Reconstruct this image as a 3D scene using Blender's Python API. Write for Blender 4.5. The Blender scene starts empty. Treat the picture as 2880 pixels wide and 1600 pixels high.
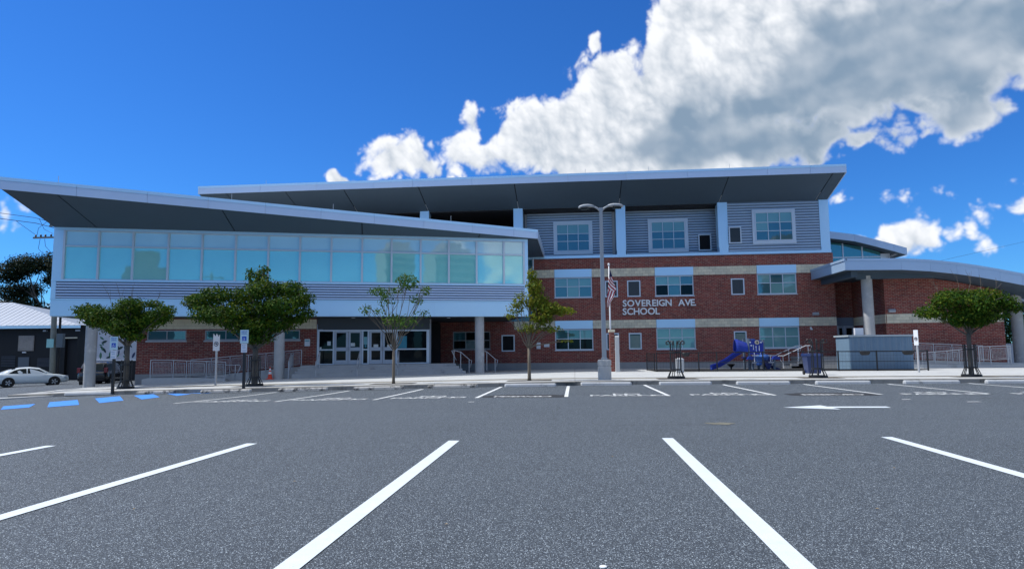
import bpy, bmesh, math, random
import numpy as np
from math import sin, cos, pi, radians, sqrt, atan2, degrees
from mathutils import Vector, Matrix

scene = bpy.context.scene
COL = scene.collection

# ------------------------------------------------------------------ camera
cam_d = bpy.data.cameras.new('camera')
cam = bpy.data.objects.new('camera', cam_d)
COL.objects.link(cam)
cam_d.sensor_width = 36.0
cam_d.lens = 23.06
cam_d.clip_start = 0.1
cam_d.clip_end = 3000.0
_r = Vector((0.995502, 0.094212, -0.009952))
_u = Vector((0.019109, -0.096804, 0.99512))
_f = Vector((-0.092789, 0.990835, 0.098169))
_m = Matrix((( _r.x, _u.x, -_f.x), (_r.y, _u.y, -_f.y), (_r.z, _u.z, -_f.z)))
cam.matrix_world = Matrix.Translation((0, 0, 1.2)) @ _m.to_4x4()
scene.camera = cam

# ------------------------------------------------------------------ sun
SUN_EL, SUN_AZ = radians(55), radians(-86)      # azimuth from +Y towards +X
sun_dir = Vector((sin(SUN_AZ) * cos(SUN_EL), cos(SUN_AZ) * cos(SUN_EL), sin(SUN_EL)))
sl = bpy.data.lights.new('sun', 'SUN')
sl.energy = 2.5
sl.angle = radians(1.0)
sl.color = (1.0, 0.98, 0.95)
so = bpy.data.objects.new('sun', sl)
COL.objects.link(so)
so.rotation_euler = sun_dir.to_track_quat('Z', 'Y').to_euler()

# ------------------------------------------------------------------ exposure
vs = scene.view_settings
vs.view_transform = 'Standard'
vs.look = 'None'
vs.exposure = 0.75
vs.gamma = 1.0
vs.use_curve_mapping = False

# ------------------------------------------------------------------ node helpers
class NT:
    def __init__(self, tree):
        self.t = tree; self.n = tree.nodes; self.l = tree.links
    def new(self, typ, **kw):
        nd = self.n.new(typ)
        for k, v in kw.items(): setattr(nd, k, v)
        return nd
    def put(self, sock, v):
        if hasattr(v, 'is_output') or isinstance(v, bpy.types.NodeSocket): self.l.new(v, sock)
        elif v is not None: sock.default_value = v
    def math(self, op, a, b=None, c=None, clamp=False):
        nd = self.new('ShaderNodeMath', operation=op, use_clamp=clamp)
        self.put(nd.inputs[0], a)
        if b is not None: self.put(nd.inputs[1], b)
        if c is not None: self.put(nd.inputs[2], c)
        return nd.outputs[0]
    def vmath(self, op, a, b=None):
        nd = self.new('ShaderNodeVectorMath', operation=op)
        self.put(nd.inputs[0], a)
        if b is not None:
            if op == 'SCALE': self.put(nd.inputs['Scale'], b)
            else: self.put(nd.inputs[1], b)
        return nd.outputs['Value'] if op in ('DOT_PRODUCT', 'LENGTH') else nd.outputs[0]
    def noise(self, vec, scale, detail=4, rough=.55, dist=0.0):
        nd = self.new('ShaderNodeTexNoise')
        self.put(nd.inputs['Vector'], vec)
        nd.inputs['Scale'].default_value = scale
        nd.inputs['Detail'].default_value = detail
        nd.inputs['Roughness'].default_value = rough
        nd.inputs['Distortion'].default_value = dist
        return nd.outputs[0]
    def new_vec_noise(self, vec, scale):
        nd = self.new('ShaderNodeTexNoise'); self.put(nd.inputs['Vector'], vec)
        nd.inputs['Scale'].default_value = scale; nd.inputs['Detail'].default_value = 4
        return self.vmath('SUBTRACT', nd.outputs['Color'], (.5, .5, .5))
    def ramp(self, fac, stops):
        nd = self.new('ShaderNodeValToRGB')
        e = nd.color_ramp.elements
        while len(e) < len(stops): e.new(0.5)
        for i, (p, c) in enumerate(stops):
            e[i].position = p
            e[i].color = c if len(c) == 4 else (*c, 1)
        self.put(nd.inputs[0], fac)
        return nd.outputs[0]
    def mix(self, fac, a, b, blend='MIX'):
        nd = self.new('ShaderNodeMix', data_type='RGBA', blend_type=blend)
        self.put(nd.inputs[0], fac)
        self.put(nd.inputs[6], a if not isinstance(a, tuple) else (*a[:3], 1))
        self.put(nd.inputs[7], b if not isinstance(b, tuple) else (*b[:3], 1))
        return nd.outputs[2]
    def smooth(self, v, lo, hi):
        nd = self.new('ShaderNodeMapRange', interpolation_type='SMOOTHSTEP')
        self.put(nd.inputs['Value'], v)
        nd.inputs['From Min'].default_value = lo
        nd.inputs['From Max'].default_value = hi
        return nd.outputs[0]

# ------------------------------------------------------------------ sky and clouds
world = bpy.data.worlds.new('World')
scene.world = world
world.use_nodes = True
nt = NT(world.node_tree)
nt.n.clear()
sky = nt.new('ShaderNodeTexSky', sky_type='NISHITA')
sky.sun_disc = False
sky.sun_elevation = SUN_EL
sky.sun_rotation = SUN_AZ
sky.altitude = 0
sky.air_density = 1.0
sky.dust_density = 0.1
sky.ozone_density = 2.5
hsv = nt.new('ShaderNodeHueSaturation')
hsv.inputs['Saturation'].default_value = 1.12
hsv.inputs['Value'].default_value = 1.0
nt.l.new(sky.outputs[0], hsv.inputs['Color'])
skycol = nt.vmath('MULTIPLY', hsv.outputs[0], (0.0190, 0.0480, 0.0865))
tc = nt.new('ShaderNodeTexCoord')
dirv = nt.vmath('NORMALIZE', tc.outputs['Generated'])
sep = nt.new('ShaderNodeSeparateXYZ')
nt.l.new(dirv, sep.inputs[0])
az = nt.math('MULTIPLY', nt.math('ARCTAN2', sep.outputs[0], sep.outputs[1]), 57.29578)
el = nt.math('MULTIPLY', nt.math('ARCSINE', sep.outputs[2]), 57.29578)

def make_clouds(PX=12):
    # equirect strip: az -180..180, el 0..90, PX pixels per degree
    rng = np.random.RandomState(11)
    def perlin(x, y, seed):
        r = np.random.RandomState(seed)
        ang = r.rand(1024) * 2 * np.pi
        gx, gy = np.cos(ang).astype(np.float32), np.sin(ang).astype(np.float32)
        xi, yi = np.floor(x).astype(np.int32), np.floor(y).astype(np.int32)
        xf, yf = (x - xi).astype(np.float32), (y - yi).astype(np.float32)
        def g(ix, iy, fx, fy):
            h = ((ix * 374761393 + iy * 668265263) & 0x7fffffff)
            h = ((h ^ (h >> 13)) * 1274126177) & 0x7fffffff
            h = (h ^ (h >> 16)) & 1023
            return gx[h] * fx + gy[h] * fy
        u = xf * xf * xf * (xf * (xf * 6 - 15) + 10); v = yf * yf * yf * (yf * (yf * 6 - 15) + 10)
        a = g(xi, yi, xf, yf); b = g(xi + 1, yi, xf - 1, yf); c = g(xi, yi + 1, xf, yf - 1); d = g(xi + 1, yi + 1, xf - 1, yf - 1)
        return (a + u * (b - a)) + v * ((c + u * (d - c)) - (a + u * (b - a)))
    def field(X, Y, blobs, wide):
        # X, Y in degrees
        wx = X + 1.9 * perlin(X / 4.5, Y / 4.5, 1) + .55 * perlin(X / 1.6, Y / 1.6, 2) + .10 * perlin(X / .5, Y / .5, 5)
        wy = Y + 1.6 * perlin(X / 4.5 + 9, Y / 4.5, 3) + .55 * perlin(X / 1.6, Y / 1.6 + 7, 4) + .10 * perlin(X / .5, Y / .5 + 3, 6)
        f = np.full(X.shape, -9.0, np.float32)
        for a, e, ra, re, w in blobs:
            r2 = ((wx - a) / ra) ** 2 + ((wy - e) / re) ** 2
            q = (1 - r2) * w - (.24 if w < .35 else 0); f = np.log(np.exp(np.clip(f,-4,4) * 5) + np.exp(np.clip(q,-4,4) * 5)) / 5
        if wide is not None: f = np.maximum(f, wide)
        f = np.maximum(f, -3)
        bil = 0; amp = 1.0; sc = 3.2; tot = 0
        for o in range(7):
            n = perlin((.6 * X + .4 * wx) / sc + 3.7 * o, (.6 * Y + .4 * wy) / sc + 1.3 * o, 20 + o)
            bil = bil + amp * np.abs(n) * 1.9; tot += amp
            amp *= .56; sc *= .49
        bil = bil / tot
        fb = 0; amp = 1.0; sc = 6.0
        for o in range(4):
            fb = fb + amp * perlin(X / sc + 5 * o, Y / sc, 40 + o); amp *= .5; sc *= .5
        return f, bil, fb
    def shade(X, Y, blobs, greys, wide, px):
        f, bil, fb = field(X, Y, blobs, wide)
        ins = np.clip(f / .55, 0, 1)
        h = np.clip(f * 1.8, -6, 1.6) + ((bil - .30) * 2.9 + fb * .35) * (1 - .62 * ins)
        wispy = np.clip((h + .08) / .78, 0, 1)
        alpha = wispy * wispy * (3 - 2 * wispy)
        # light reaching each point: how much cloud lies between it and the sun (up and left in the sky)
        hp = np.maximum(h, 0)
        tau = np.zeros_like(h)
        st = max(1, int(.22 * px))
        for i in range(1, 30):
            k = st * i
            sh = np.roll(np.roll(hp, int(k * .75), axis=1), -int(k * .66), axis=0)
            tau += sh * np.exp(-i * .03)
        T = np.exp(-tau * .155)
        gy, gx = np.gradient(bil)
        rel = np.clip((-gx * .70 - gy * .75) * px * .12, -.4, .4)
        ty, tx = np.gradient(fb)
        rel2 = np.clip((-tx * .70 - ty * .75) * px * .35, -.5, .5)
        g = np.zeros_like(h)
        for a, e, ra, re, w in greys:
            g = g + w * np.exp(-1.1 * (((X - a) / ra) ** 2 + ((Y - e) / re) ** 2))
        g = np.clip(g * 1.15 + fb * 1.0 * np.clip(g * 2, 0, 1) - .15, 0, 1)
        g = g * g * (3 - 2 * g) * np.clip((h - .1) / 1.0, 0, 1)
        soft = perlin(X / 4.1, Y / 2.6, 61) + .5 * perlin(X / 1.9, Y / 1.3, 62) + .2 * perlin(X / .9, Y / .7, 63)
        lum = 1.03 - .52 * g - .24 * (1 - T) * (1 - .5 * g) + soft * .30 * g
        lum = lum + (rel * .55 + rel2 * .75 + (bil - .33) * .45) * (1 - .78 * g)
        thin = 1 - np.clip(h / .7, 0, 1)
        lum = np.clip(lum + .06 * thin, .12, 1.08)
        t = np.clip((lum - .28) / .66, 0, 1.12)[..., None]
        c0 = np.array([.195, .275, .375], np.float32); c1 = np.array([.71, .735, .775], np.float32)
        rgb = c0 + (c1 - c0) * t ** 1.2
        return rgb.astype(np.float32), alpha.astype(np.float32)
    BL = [(-0.5, 18.0, 6.0, 3.6, 1), (4.8, 20.0, 6.4, 4.0, 1), (12.6, 21.2, 7.2, 6.4, 1), (21.4, 22.5, 9.5, 6.2, 1),
          (29.9, 21.2, 7.0, 4.5, 1), (10.0, 25.6, 3.2, 4.6, 1), (11.5, 16.0, 13.4, 2.1, 1), (30.2, 16.3, 3.3, 1.7, .7),
          (-16.4, 16.2, 2.1, 1.5, .5), (-14.2, 17.0, 1.8, 1.9, .5), (-12.6, 15.9, 1.7, 1.1, .45), (-9.3, 19.6, 1.0, 1.9, .42), (-9.8, 16.8, 1.5, 1.9, .5), (-7.6, 16.3, 1.8, 1.4, .5), (-20.1, 14.3, 1.6, .75, .8),
          (2.8, 25.2, .9, 1.0, .75), (24.0, 7.7, 2.4, 1.0, .55), (26.2, 8.2, 1.6, 1.3, .55), (27.5, 10.6, 2.0, .55, .12),
          (31.2, 9.2, 2.0, 1.0, .20), (33.4, 9.9, 1.4, 1.5, .22), (30.9, 6.9, 1.1, .5, .14), (-44.0, 10.2, 1.3, 1.3, .3),
          (21.5, 11.8, .6, .8, .15), (29.4, 7.3, .9, .55, .15), (40.6, 22.5, 8.5, 6.2, 1), (28.0, 29.5, 13.0, 5.4, 1), (16, 29, 6, 4, 1),
          (-46, 2.5, 7, 1.6, .9)]
    GR = [(20.3, 18.9, 10.5, 3.9, 1), (28.6, 21.0, 8.2, 5.0, 1), (12.0, 16.6, 11.0, 1.9, .75), (23.0, 16.6, 9.5, 2.5, 1),
          (40.6, 22.2, 9, 6, 1), (28, 29, 10, 4.5, .7)]
    # whole sky, coarse
    p0 = 3
    a = (np.arange(360 * p0) + .5) / p0 - 180; e = (np.arange(90 * p0) + .5) / p0
    X, Y = np.meshgrid(a.astype(np.float32), e.astype(np.float32))
    wide = perlin(X / 30 + 2, Y / 14, 77) + .5 * perlin(X / 13, Y / 7, 78)
    away = np.maximum(np.clip((np.abs(X) - 54) / 12, 0, 1), np.clip((Y - 33) / 6, 0, 1))
    cover = .18 - .46 * np.clip((Y - 24) / 14, 0, 1)       # fewer clouds low down, more unseen ones added overhead to light the shaded walls
    wide = ((wide - cover) * 3.2 - (1 - away) * 6).astype(np.float32)
    rgb0, al0 = shade(X, Y, BL, GR, wide, p0)
    # the part in view, fine
    a = (np.arange(100 * PX) + .5) / PX - 50; e = (np.arange(34 * PX) + .5) / PX
    X, Y = np.meshgrid(a.astype(np.float32), e.astype(np.float32))
    rgb1, al1 = shade(X, Y, BL, GR, None, PX)
    return (rgb0, al0), (rgb1, al1)

def sky_image(name, rgb, al):
    h, w = al.shape
    im = bpy.data.images.new(name, w, h, alpha=True, float_buffer=True, is_data=True)
    px = np.empty((h, w, 4), np.float32)
    px[..., :3] = rgb; px[..., 3] = al
    im.alpha_mode = 'CHANNEL_PACKED'
    im.pixels.foreach_set(px.ravel())
    im.update()
    return im
(_c0, _a0), (_c1, _a1) = make_clouds(12)
im0, im1 = sky_image('clouds_all_round', _c0, _a0), sky_image('clouds_north', _c1, _a1)
def sky_lookup(im, u, v):
    cb = nt.new('ShaderNodeCombineXYZ')
    nt.put(cb.inputs[0], u); nt.put(cb.inputs[1], v)
    t = nt.new('ShaderNodeTexImage', interpolation='Cubic', extension='EXTEND')
    t.image = im
    nt.l.new(cb.outputs[0], t.inputs[0])
    return t.outputs['Color'], t.outputs['Alpha']
ca, aa = sky_lookup(im0, nt.math('DIVIDE', nt.math('ADD', az, 180), 360), nt.math('DIVIDE', el, 90))
cb_, ab = sky_lookup(im1, nt.math('DIVIDE', nt.math('ADD', az, 50), 100), nt.math('DIVIDE', el, 34))
inside = nt.math('MULTIPLY', nt.smooth(nt.math('ABSOLUTE', az), 49, 47), nt.smooth(el, 33.5, 31))
ccol = nt.mix(inside, ca, cb_)
alpha = nt.math('ADD', nt.math('MULTIPLY', aa, nt.math('SUBTRACT', 1.0, inside)), nt.math('MULTIPLY', ab, inside))
alpha = nt.math('MULTIPLY', alpha, nt.smooth(el, 0.2, 2.5))
ccol = nt.vmath('SCALE', ccol, 0.75)
final = nt.mix(alpha, skycol, ccol)
bg = nt.new('ShaderNodeBackground')
bg.inputs['Strength'].default_value = 1.0
nt.l.new(final, bg.inputs['Color'])
wo = nt.new('ShaderNodeOutputWorld')
nt.l.new(bg.outputs[0], wo.inputs['Surface'])

# ------------------------------------------------------------------ levels of the ground
def clamp01(t): return 0.0 if t < 0 else 1.0 if t > 1 else t
def sst(a, b, x):
    t = clamp01((x - a) / (b - a)); return t * t * (3 - 2 * t)
def lot_z(x, y):
    return -.0085 * max(0, min(y, 24.2) - 9) - .016 * max(0, -2 - x) * sst(9, 22, y)
def plaza_z(x, y):
    return .03 - .0125 * max(0, y - 24) - .015 * max(0, -1 - x) - .018 * max(0, -17 - x)
def road_z(x, y):
    b = max(-1.25, -.60 - .65 * (-24 - x) / 18) if x < -24 else 0
    return b
def asphalt_z(x, y):
    z = lot_z(x, y) if y < 23.9 else plaza_z(x, y) - .15
    if x < -21:
        t = sst(-21, -30, x) if False else clamp01((-21 - x) / 8)
        z = z * (1 - t) + max(-1.25, -.60 - .036 * max(0, -24 - x)) * t
    return z
def kerb_y(x): return 23.75 + .8 * sst(-1.2, 1.2, x)

# ------------------------------------------------------------------ mesh helpers
class Frame:
    """u runs along a wall, d out of it, z up"""
    def __init__(self, o, u, n): self.o, self.u, self.n = Vector(o), Vector(u), Vector(n)
    def __call__(self, u, d, z): return self.o + self.u * u + self.n * d + Vector((0, 0, z))
TH = radians(17.5)
MAIN = Frame((0, 48.5, 0), (1, 0, 0), (0, -1, 0))
WING = Frame((-5.72, 40.5, 0), (cos(TH), sin(TH), 0), (sin(TH), -cos(TH), 0))
WORLD = Frame((0, 0, 0), (1, 0, 0), (0, 1, 0))

def world_loc(o):
    v = Vector((0, 0, 0))
    while o is not None:
        v += o.location; o = o.parent
    return v

class MB:
    def __init__(self): self.v, self.f, self.m = [], [], []
    def quad(self, *p, m=0):
        k = len(self.v); self.v += [tuple(q) for q in p]
        self.f.append(tuple(range(k, k + len(p)))); self.m.append(m)
    def box(self, u0, u1, d0, d1, z0, z1, fr=WORLD, m=0, taper=None):
        k = len(self.v)
        for z in (z0, z1):
            for d in (d0, d1):
                for u in (u0, u1): self.v.append(tuple(fr(u, d, z)))
        for q in ((0, 1, 3, 2), (4, 6, 7, 5), (0, 4, 5, 1), (2, 3, 7, 6), (0, 2, 6, 4), (1, 5, 7, 3)):
            self.f.append(tuple(k + i for i in q)); self.m.append(m)
    def prism(self, pts, d0, d1, fr=WORLD, m=0):
        """outline of (u, z) points carried from d0 to d1"""
        k, n = len(self.v), len(pts)
        for d in (d0, d1):
            for u, z in pts: self.v.append(tuple(fr(u, d, z)))
        self.f.append(tuple(range(k, k + n))); self.m.append(m)
        self.f.append(tuple(range(k + 2 * n - 1, k + n - 1, -1))); self.m.append(m)
        for i in range(n):
            j = (i + 1) % n
            self.f.append((k + i, k + j, k + n + j, k + n + i)); self.m.append(m)
    def tube(self, pts, r, n=8, m=0, cap=True):
        pts = [Vector(p) for p in pts]
        rs = r if isinstance(r, (list, tuple)) else [r] * len(pts)
        k = len(self.v)
        up = Vector((0, 0, 1))
        prev = None
        for i, p in enumerate(pts):
            t = (pts[min(i + 1, len(pts) - 1)] - pts[max(i - 1, 0)]).normalized()
            if prev is None:
                a = t.cross(up)
                if a.length < 1e-3: a = t.cross(Vector((1, 0, 0)))
            else:
                a = prev - t * prev.dot(t)
                if a.length < 1e-4: a = t.cross(Vector((1, 0, 0)))
            a.normalize(); prev = a
            b = t.cross(a)
            for j in range(n):
                w = 2 * pi * j / n
                self.v.append(tuple(p + (a * cos(w) + b * sin(w)) * rs[i]))
        for i in range(len(pts) - 1):
            for j in range(n):
                q = (j + 1) % n
                self.f.append((k + i * n + j, k + i * n + q, k + (i + 1) * n + q, k + (i + 1) * n + j)); self.m.append(m)
        if cap:
            self.f.append(tuple(k + j for j in range(n - 1, -1, -1))); self.m.append(m)
            e = k + (len(pts) - 1) * n
            self.f.append(tuple(e + j for j in range(n))); self.m.append(m)
    def lathe(self, prof, x=0, y=0, n=20, m=0, fr=None):
        """(radius, z) profile turned about the vertical at x, y"""
        k = len(self.v)
        for r, z in prof:
            for j in range(n):
                w = 2 * pi * j / n
                self.v.append((x + r * cos(w), y + r * sin(w), z))
        for i in range(len(prof) - 1):
            for j in range(n):
                q = (j + 1) % n
                self.f.append((k + i * n + j, k + i * n + q, k + (i + 1) * n + q, k + (i + 1) * n + j)); self.m.append(m)
        self.f.append(tuple(k + j for j in range(n - 1, -1, -1))); self.m.append(m)
        e = k + (len(prof) - 1) * n
        self.f.append(tuple(e + j for j in range(n))); self.m.append(m)
    def loft(self, rings, m=0, cap=True):
        k, n = len(self.v), len(rings[0])
        for r in rings: self.v += [tuple(p) for p in r]
        for i in range(len(rings) - 1):
            for j in range(n):
                q = (j + 1) % n
                self.f.append((k + i * n + j, k + i * n + q, k + (i + 1) * n + q, k + (i + 1) * n + j)); self.m.append(m)
        if cap:
            self.f.append(tuple(k + j for j in range(n - 1, -1, -1))); self.m.append(m)
            e = k + (len(rings) - 1) * n
            self.f.append(tuple(e + j for j in range(n))); self.m.append(m)
    def build(self, name, mat, parent=None, local=False, loc=None, smooth=False, normals=True, bevel=0):
        me = bpy.data.meshes.new(name)
        org = Vector((0, 0, 0))
        if not local: org = world_loc(parent) if parent is not None else Vector(loc or (0, 0, 0))
        vs_ = [(x - org.x, y - org.y, z - org.z) for x, y, z in self.v] if org.length else self.v
        me.from_pydata(vs_, [], self.f)
        mats = mat if isinstance(mat, (list, tuple)) else [mat]
        for q in mats: me.materials.append(q)
        if len(mats) > 1: me.polygons.foreach_set('material_index', self.m)
        if normals or bevel:
            b = bmesh.new(); b.from_mesh(me)
            if bevel:
                bmesh.ops.bevel(b, geom=[e for e in b.edges if len(e.link_faces) == 2 and e.calc_face_angle(0) > .6], offset=bevel, segments=2, affect='EDGES', profile=.6)
            bmesh.ops.recalc_face_normals(b, faces=b.faces)
            b.to_mesh(me); b.free()
        if smooth:
            me.polygons.foreach_set('use_smooth', [True] * len(me.polygons))
        me.update()
        o = bpy.data.objects.new(name, me)
        COL.objects.link(o)
        if parent is not None: o.parent = parent
        elif not local: o.location = org
        return o

def put(name, me, parent, loc):
    """one more piece that shares its mesh"""
    o = bpy.data.objects.new(name, me); COL.objects.link(o); o.parent = parent; o.location = loc
    return o
def thing(name, label, cat, loc=(0, 0, 0), rz=0, group=None):
    o = bpy.data.objects.new(name, None); COL.objects.link(o)
    o.empty_display_size = .2
    o.location = loc; o.rotation_euler = (0, 0, rz)
    return tag(o, label, cat, group)
def tag(o, label=None, cat=None, group=None, kind=None):
    if label: o['label'] = label
    if cat: o['category'] = cat
    if group: o['group'] = group
    if kind: o['kind'] = kind
    return o
KIDS = {}
def copy_tree(o, parent=None):
    c = o.copy(); COL.objects.link(c)
    if parent is not None:
        c.parent = parent
    for ch in [k for k in bpy.data.objects if k.parent is o]: copy_tree(ch, c)
    return c

# ------------------------------------------------------------------ materials
MATS = {}
def mat(name, col, rough=.6, metal=0.0, spec=.5, var=0.0, vscale=3.0, bump=0.0, bscale=40.0, coat=0.0, dirt=None, trans=0.0):
    m = bpy.data.materials.new(name); m.use_nodes = True
    t = NT(m.node_tree)
    b = t.n['Principled BSDF']
    b.inputs['Base Color'].default_value = (*col, 1)
    b.inputs['Roughness'].default_value = rough
    b.inputs['Metallic'].default_value = metal
    b.inputs['Specular IOR Level'].default_value = spec
    b.inputs['Coat Weight'].default_value = coat
    pos = t.new('ShaderNodeNewGeometry').outputs['Position']
    if var:
        n = t.noise(pos, vscale, 5, .6)
        n2 = t.noise(pos, vscale * 9, 3, .6)
        k = t.math('ADD', t.math('MULTIPLY', t.math('SUBTRACT', n, .5), 2 * var), t.math('MULTIPLY', t.math('SUBTRACT', n2, .5), var))
        c = t.vmath('SCALE', (*col,), t.math('ADD', 1.0, k))
        if dirt: c = t.mix(t.smooth(t.noise(pos, dirt[1], 6, .65), dirt[2], dirt[3]), c, dirt[0])
        t.l.new(c, b.inputs['Base Color'])
    if bump:
        bp = t.new('ShaderNodeBump'); bp.inputs['Strength'].default_value = bump; bp.inputs['Distance'].default_value = .01
        t.l.new(t.noise(pos, bscale, 4, .6), bp.inputs['Height'])
        t.l.new(bp.outputs[0], b.inputs['Normal'])
    MATS[name] = m
    return m

def brick_mat(name, fr, tint=(1, 1, 1)):
    m = bpy.data.materials.new(name); m.use_nodes = True
    t = NT(m.node_tree); b = t.n['Principled BSDF']
    pos = t.new('ShaderNodeNewGeometry').outputs['Position']
    u = t.vmath('DOT_PRODUCT', pos, tuple(fr.u))
    w = t.vmath('DOT_PRODUCT', pos, tuple(fr.n))
    sp = t.new('ShaderNodeSeparateXYZ'); t.l.new(pos, sp.inputs[0])
    cb = t.new('ShaderNodeCombineXYZ')
    t.put(cb.inputs[0], t.math('ADD', u, w)); t.put(cb.inputs[1], sp.outputs[2])
    br = t.new('ShaderNodeTexBrick')
    br.offset = .5
    t.l.new(cb.outputs[0], br.inputs['Vector'])
    br.inputs['Scale'].default_value = 1.0
    br.inputs['Brick Width'].default_value = .30
    br.inputs['Row Height'].default_value = .10
    br.inputs['Mortar Size'].default_value = .009
    br.inputs['Mortar Smooth'].default_value = .3
    br.inputs['Bias'].default_value = -.1
    br.inputs['Color1'].default_value = (.285 * tint[0], .060 * tint[1], .043 * tint[2], 1)
    br.inputs['Color2'].default_value = (.155 * tint[0], .037 * tint[1], .033 * tint[2], 1)
    br.inputs['Mortar'].default_value = (.36, .29, .24, 1)
    n = t.noise(pos, .55, 5, .6)
    c = t.vmath('SCALE', br.outputs['Color'], t.math('ADD', .58, t.math('MULTIPLY', n, .82)))
    # paler header bricks, one in a few
    br2 = t.new('ShaderNodeTexWhiteNoise', noise_dimensions='3D')
    q = t.vmath('FLOOR', t.vmath('DIVIDE', cb.outputs[0], (.15, .10, 1)))
    t.l.new(q, br2.inputs['Vector'])
    c = t.mix(t.math('MULTIPLY', t.math('GREATER_THAN', br2.outputs['Value'], .86), .42), c, (.34 * tint[0], .20 * tint[1], .15 * tint[2]))
    t.l.new(c, b.inputs['Base Color'])
    b.inputs['Roughness'].default_value = .85
    b.inputs['Specular IOR Level'].default_value = .25
    bp = t.new('ShaderNodeBump'); bp.inputs['Strength'].default_value = .5; bp.inputs['Distance'].default_value = .008
    t.l.new(t.math('SUBTRACT', 1.0, br.outputs['Fac']), bp.inputs['Height'])
    t.l.new(bp.outputs[0], b.inputs['Normal'])
    return m

def glass_mat(name, body, refl, tint=(.75, .93, 1.0), rough=.02, wob=.15):
    """tinted reflective glazing with a blind or a dim room close behind it"""
    m = bpy.data.materials.new(name); m.use_nodes = True
    t = NT(m.node_tree); t.n.remove(t.n['Principled BSDF'])
    out = t.n['Material Output']
    pos = t.new('ShaderNodeNewGeometry').outputs['Position']
    df = t.new('ShaderNodeBsdfDiffuse')
    t.put(df.inputs['Color'], t.vmath('SCALE', body, t.math('ADD', .9, t.math('MULTIPLY', t.noise(pos, .8, 3), .2))))
    gl = t.new('ShaderNodeBsdfGlossy'); gl.inputs['Roughness'].default_value = rough
    gl.inputs['Color'].default_value = (*tint, 1)
    bp = t.new('ShaderNodeBump'); bp.inputs['Strength'].default_value = wob; bp.inputs['Distance'].default_value = .01
    t.l.new(t.noise(pos, 1.3, 2, .5), bp.inputs['Height'])
    t.l.new(bp.outputs[0], gl.inputs['Normal'])
    fr = t.new('ShaderNodeFresnel'); fr.inputs['IOR'].default_value = 1.5
    mx = t.new('ShaderNodeMixShader')
    t.put(mx.inputs[0], t.math('ADD', t.math('MULTIPLY', fr.outputs[0], .8), refl, clamp=True))
    t.l.new(df.outputs[0], mx.inputs[1]); t.l.new(gl.outputs[0], mx.inputs[2])
    t.l.new(mx.outputs[0], out.inputs['Surface'])
    return m

def leaf_mat(name, cols, trans=.25):
    m = bpy.data.materials.new(name); m.use_nodes = True
    t = NT(m.node_tree); b = t.n['Principled BSDF']
    g = t.new('ShaderNodeNewGeometry')
    c = t.ramp(g.outputs['Random Per Island'], [(i / (len(cols) - 1), q) for i, q in enumerate(cols)])
    n = t.noise(g.outputs['Position'], 1.4, 3, .6)
    c = t.vmath('SCALE', c, t.math('ADD', .30, t.math('MULTIPLY', n, 1.4)))
    n3 = t.noise(g.outputs['Position'], .75, 2, .5)
    c = t.mix(t.math('MULTIPLY', t.smooth(n3, .50, .66), .55), c, t.vmath('MULTIPLY', c, (1.7, 1.32, .8)))
    t.l.new(c, b.inputs['Base Color'])
    b.inputs['Roughness'].default_value = .6
    b.inputs['Specular IOR Level'].default_value = .12
    tr = t.new('ShaderNodeBsdfTranslucent'); t.l.new(c, tr.inputs['Color'])
    mx = t.new('ShaderNodeMixShader'); mx.inputs[0].default_value = trans
    t.l.new(b.outputs[0], mx.inputs[1]); t.l.new(tr.outputs[0], mx.inputs[2])
    t.l.new(mx.outputs[0], t.n['Material Output'].inputs['Surface'])
    return m

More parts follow.
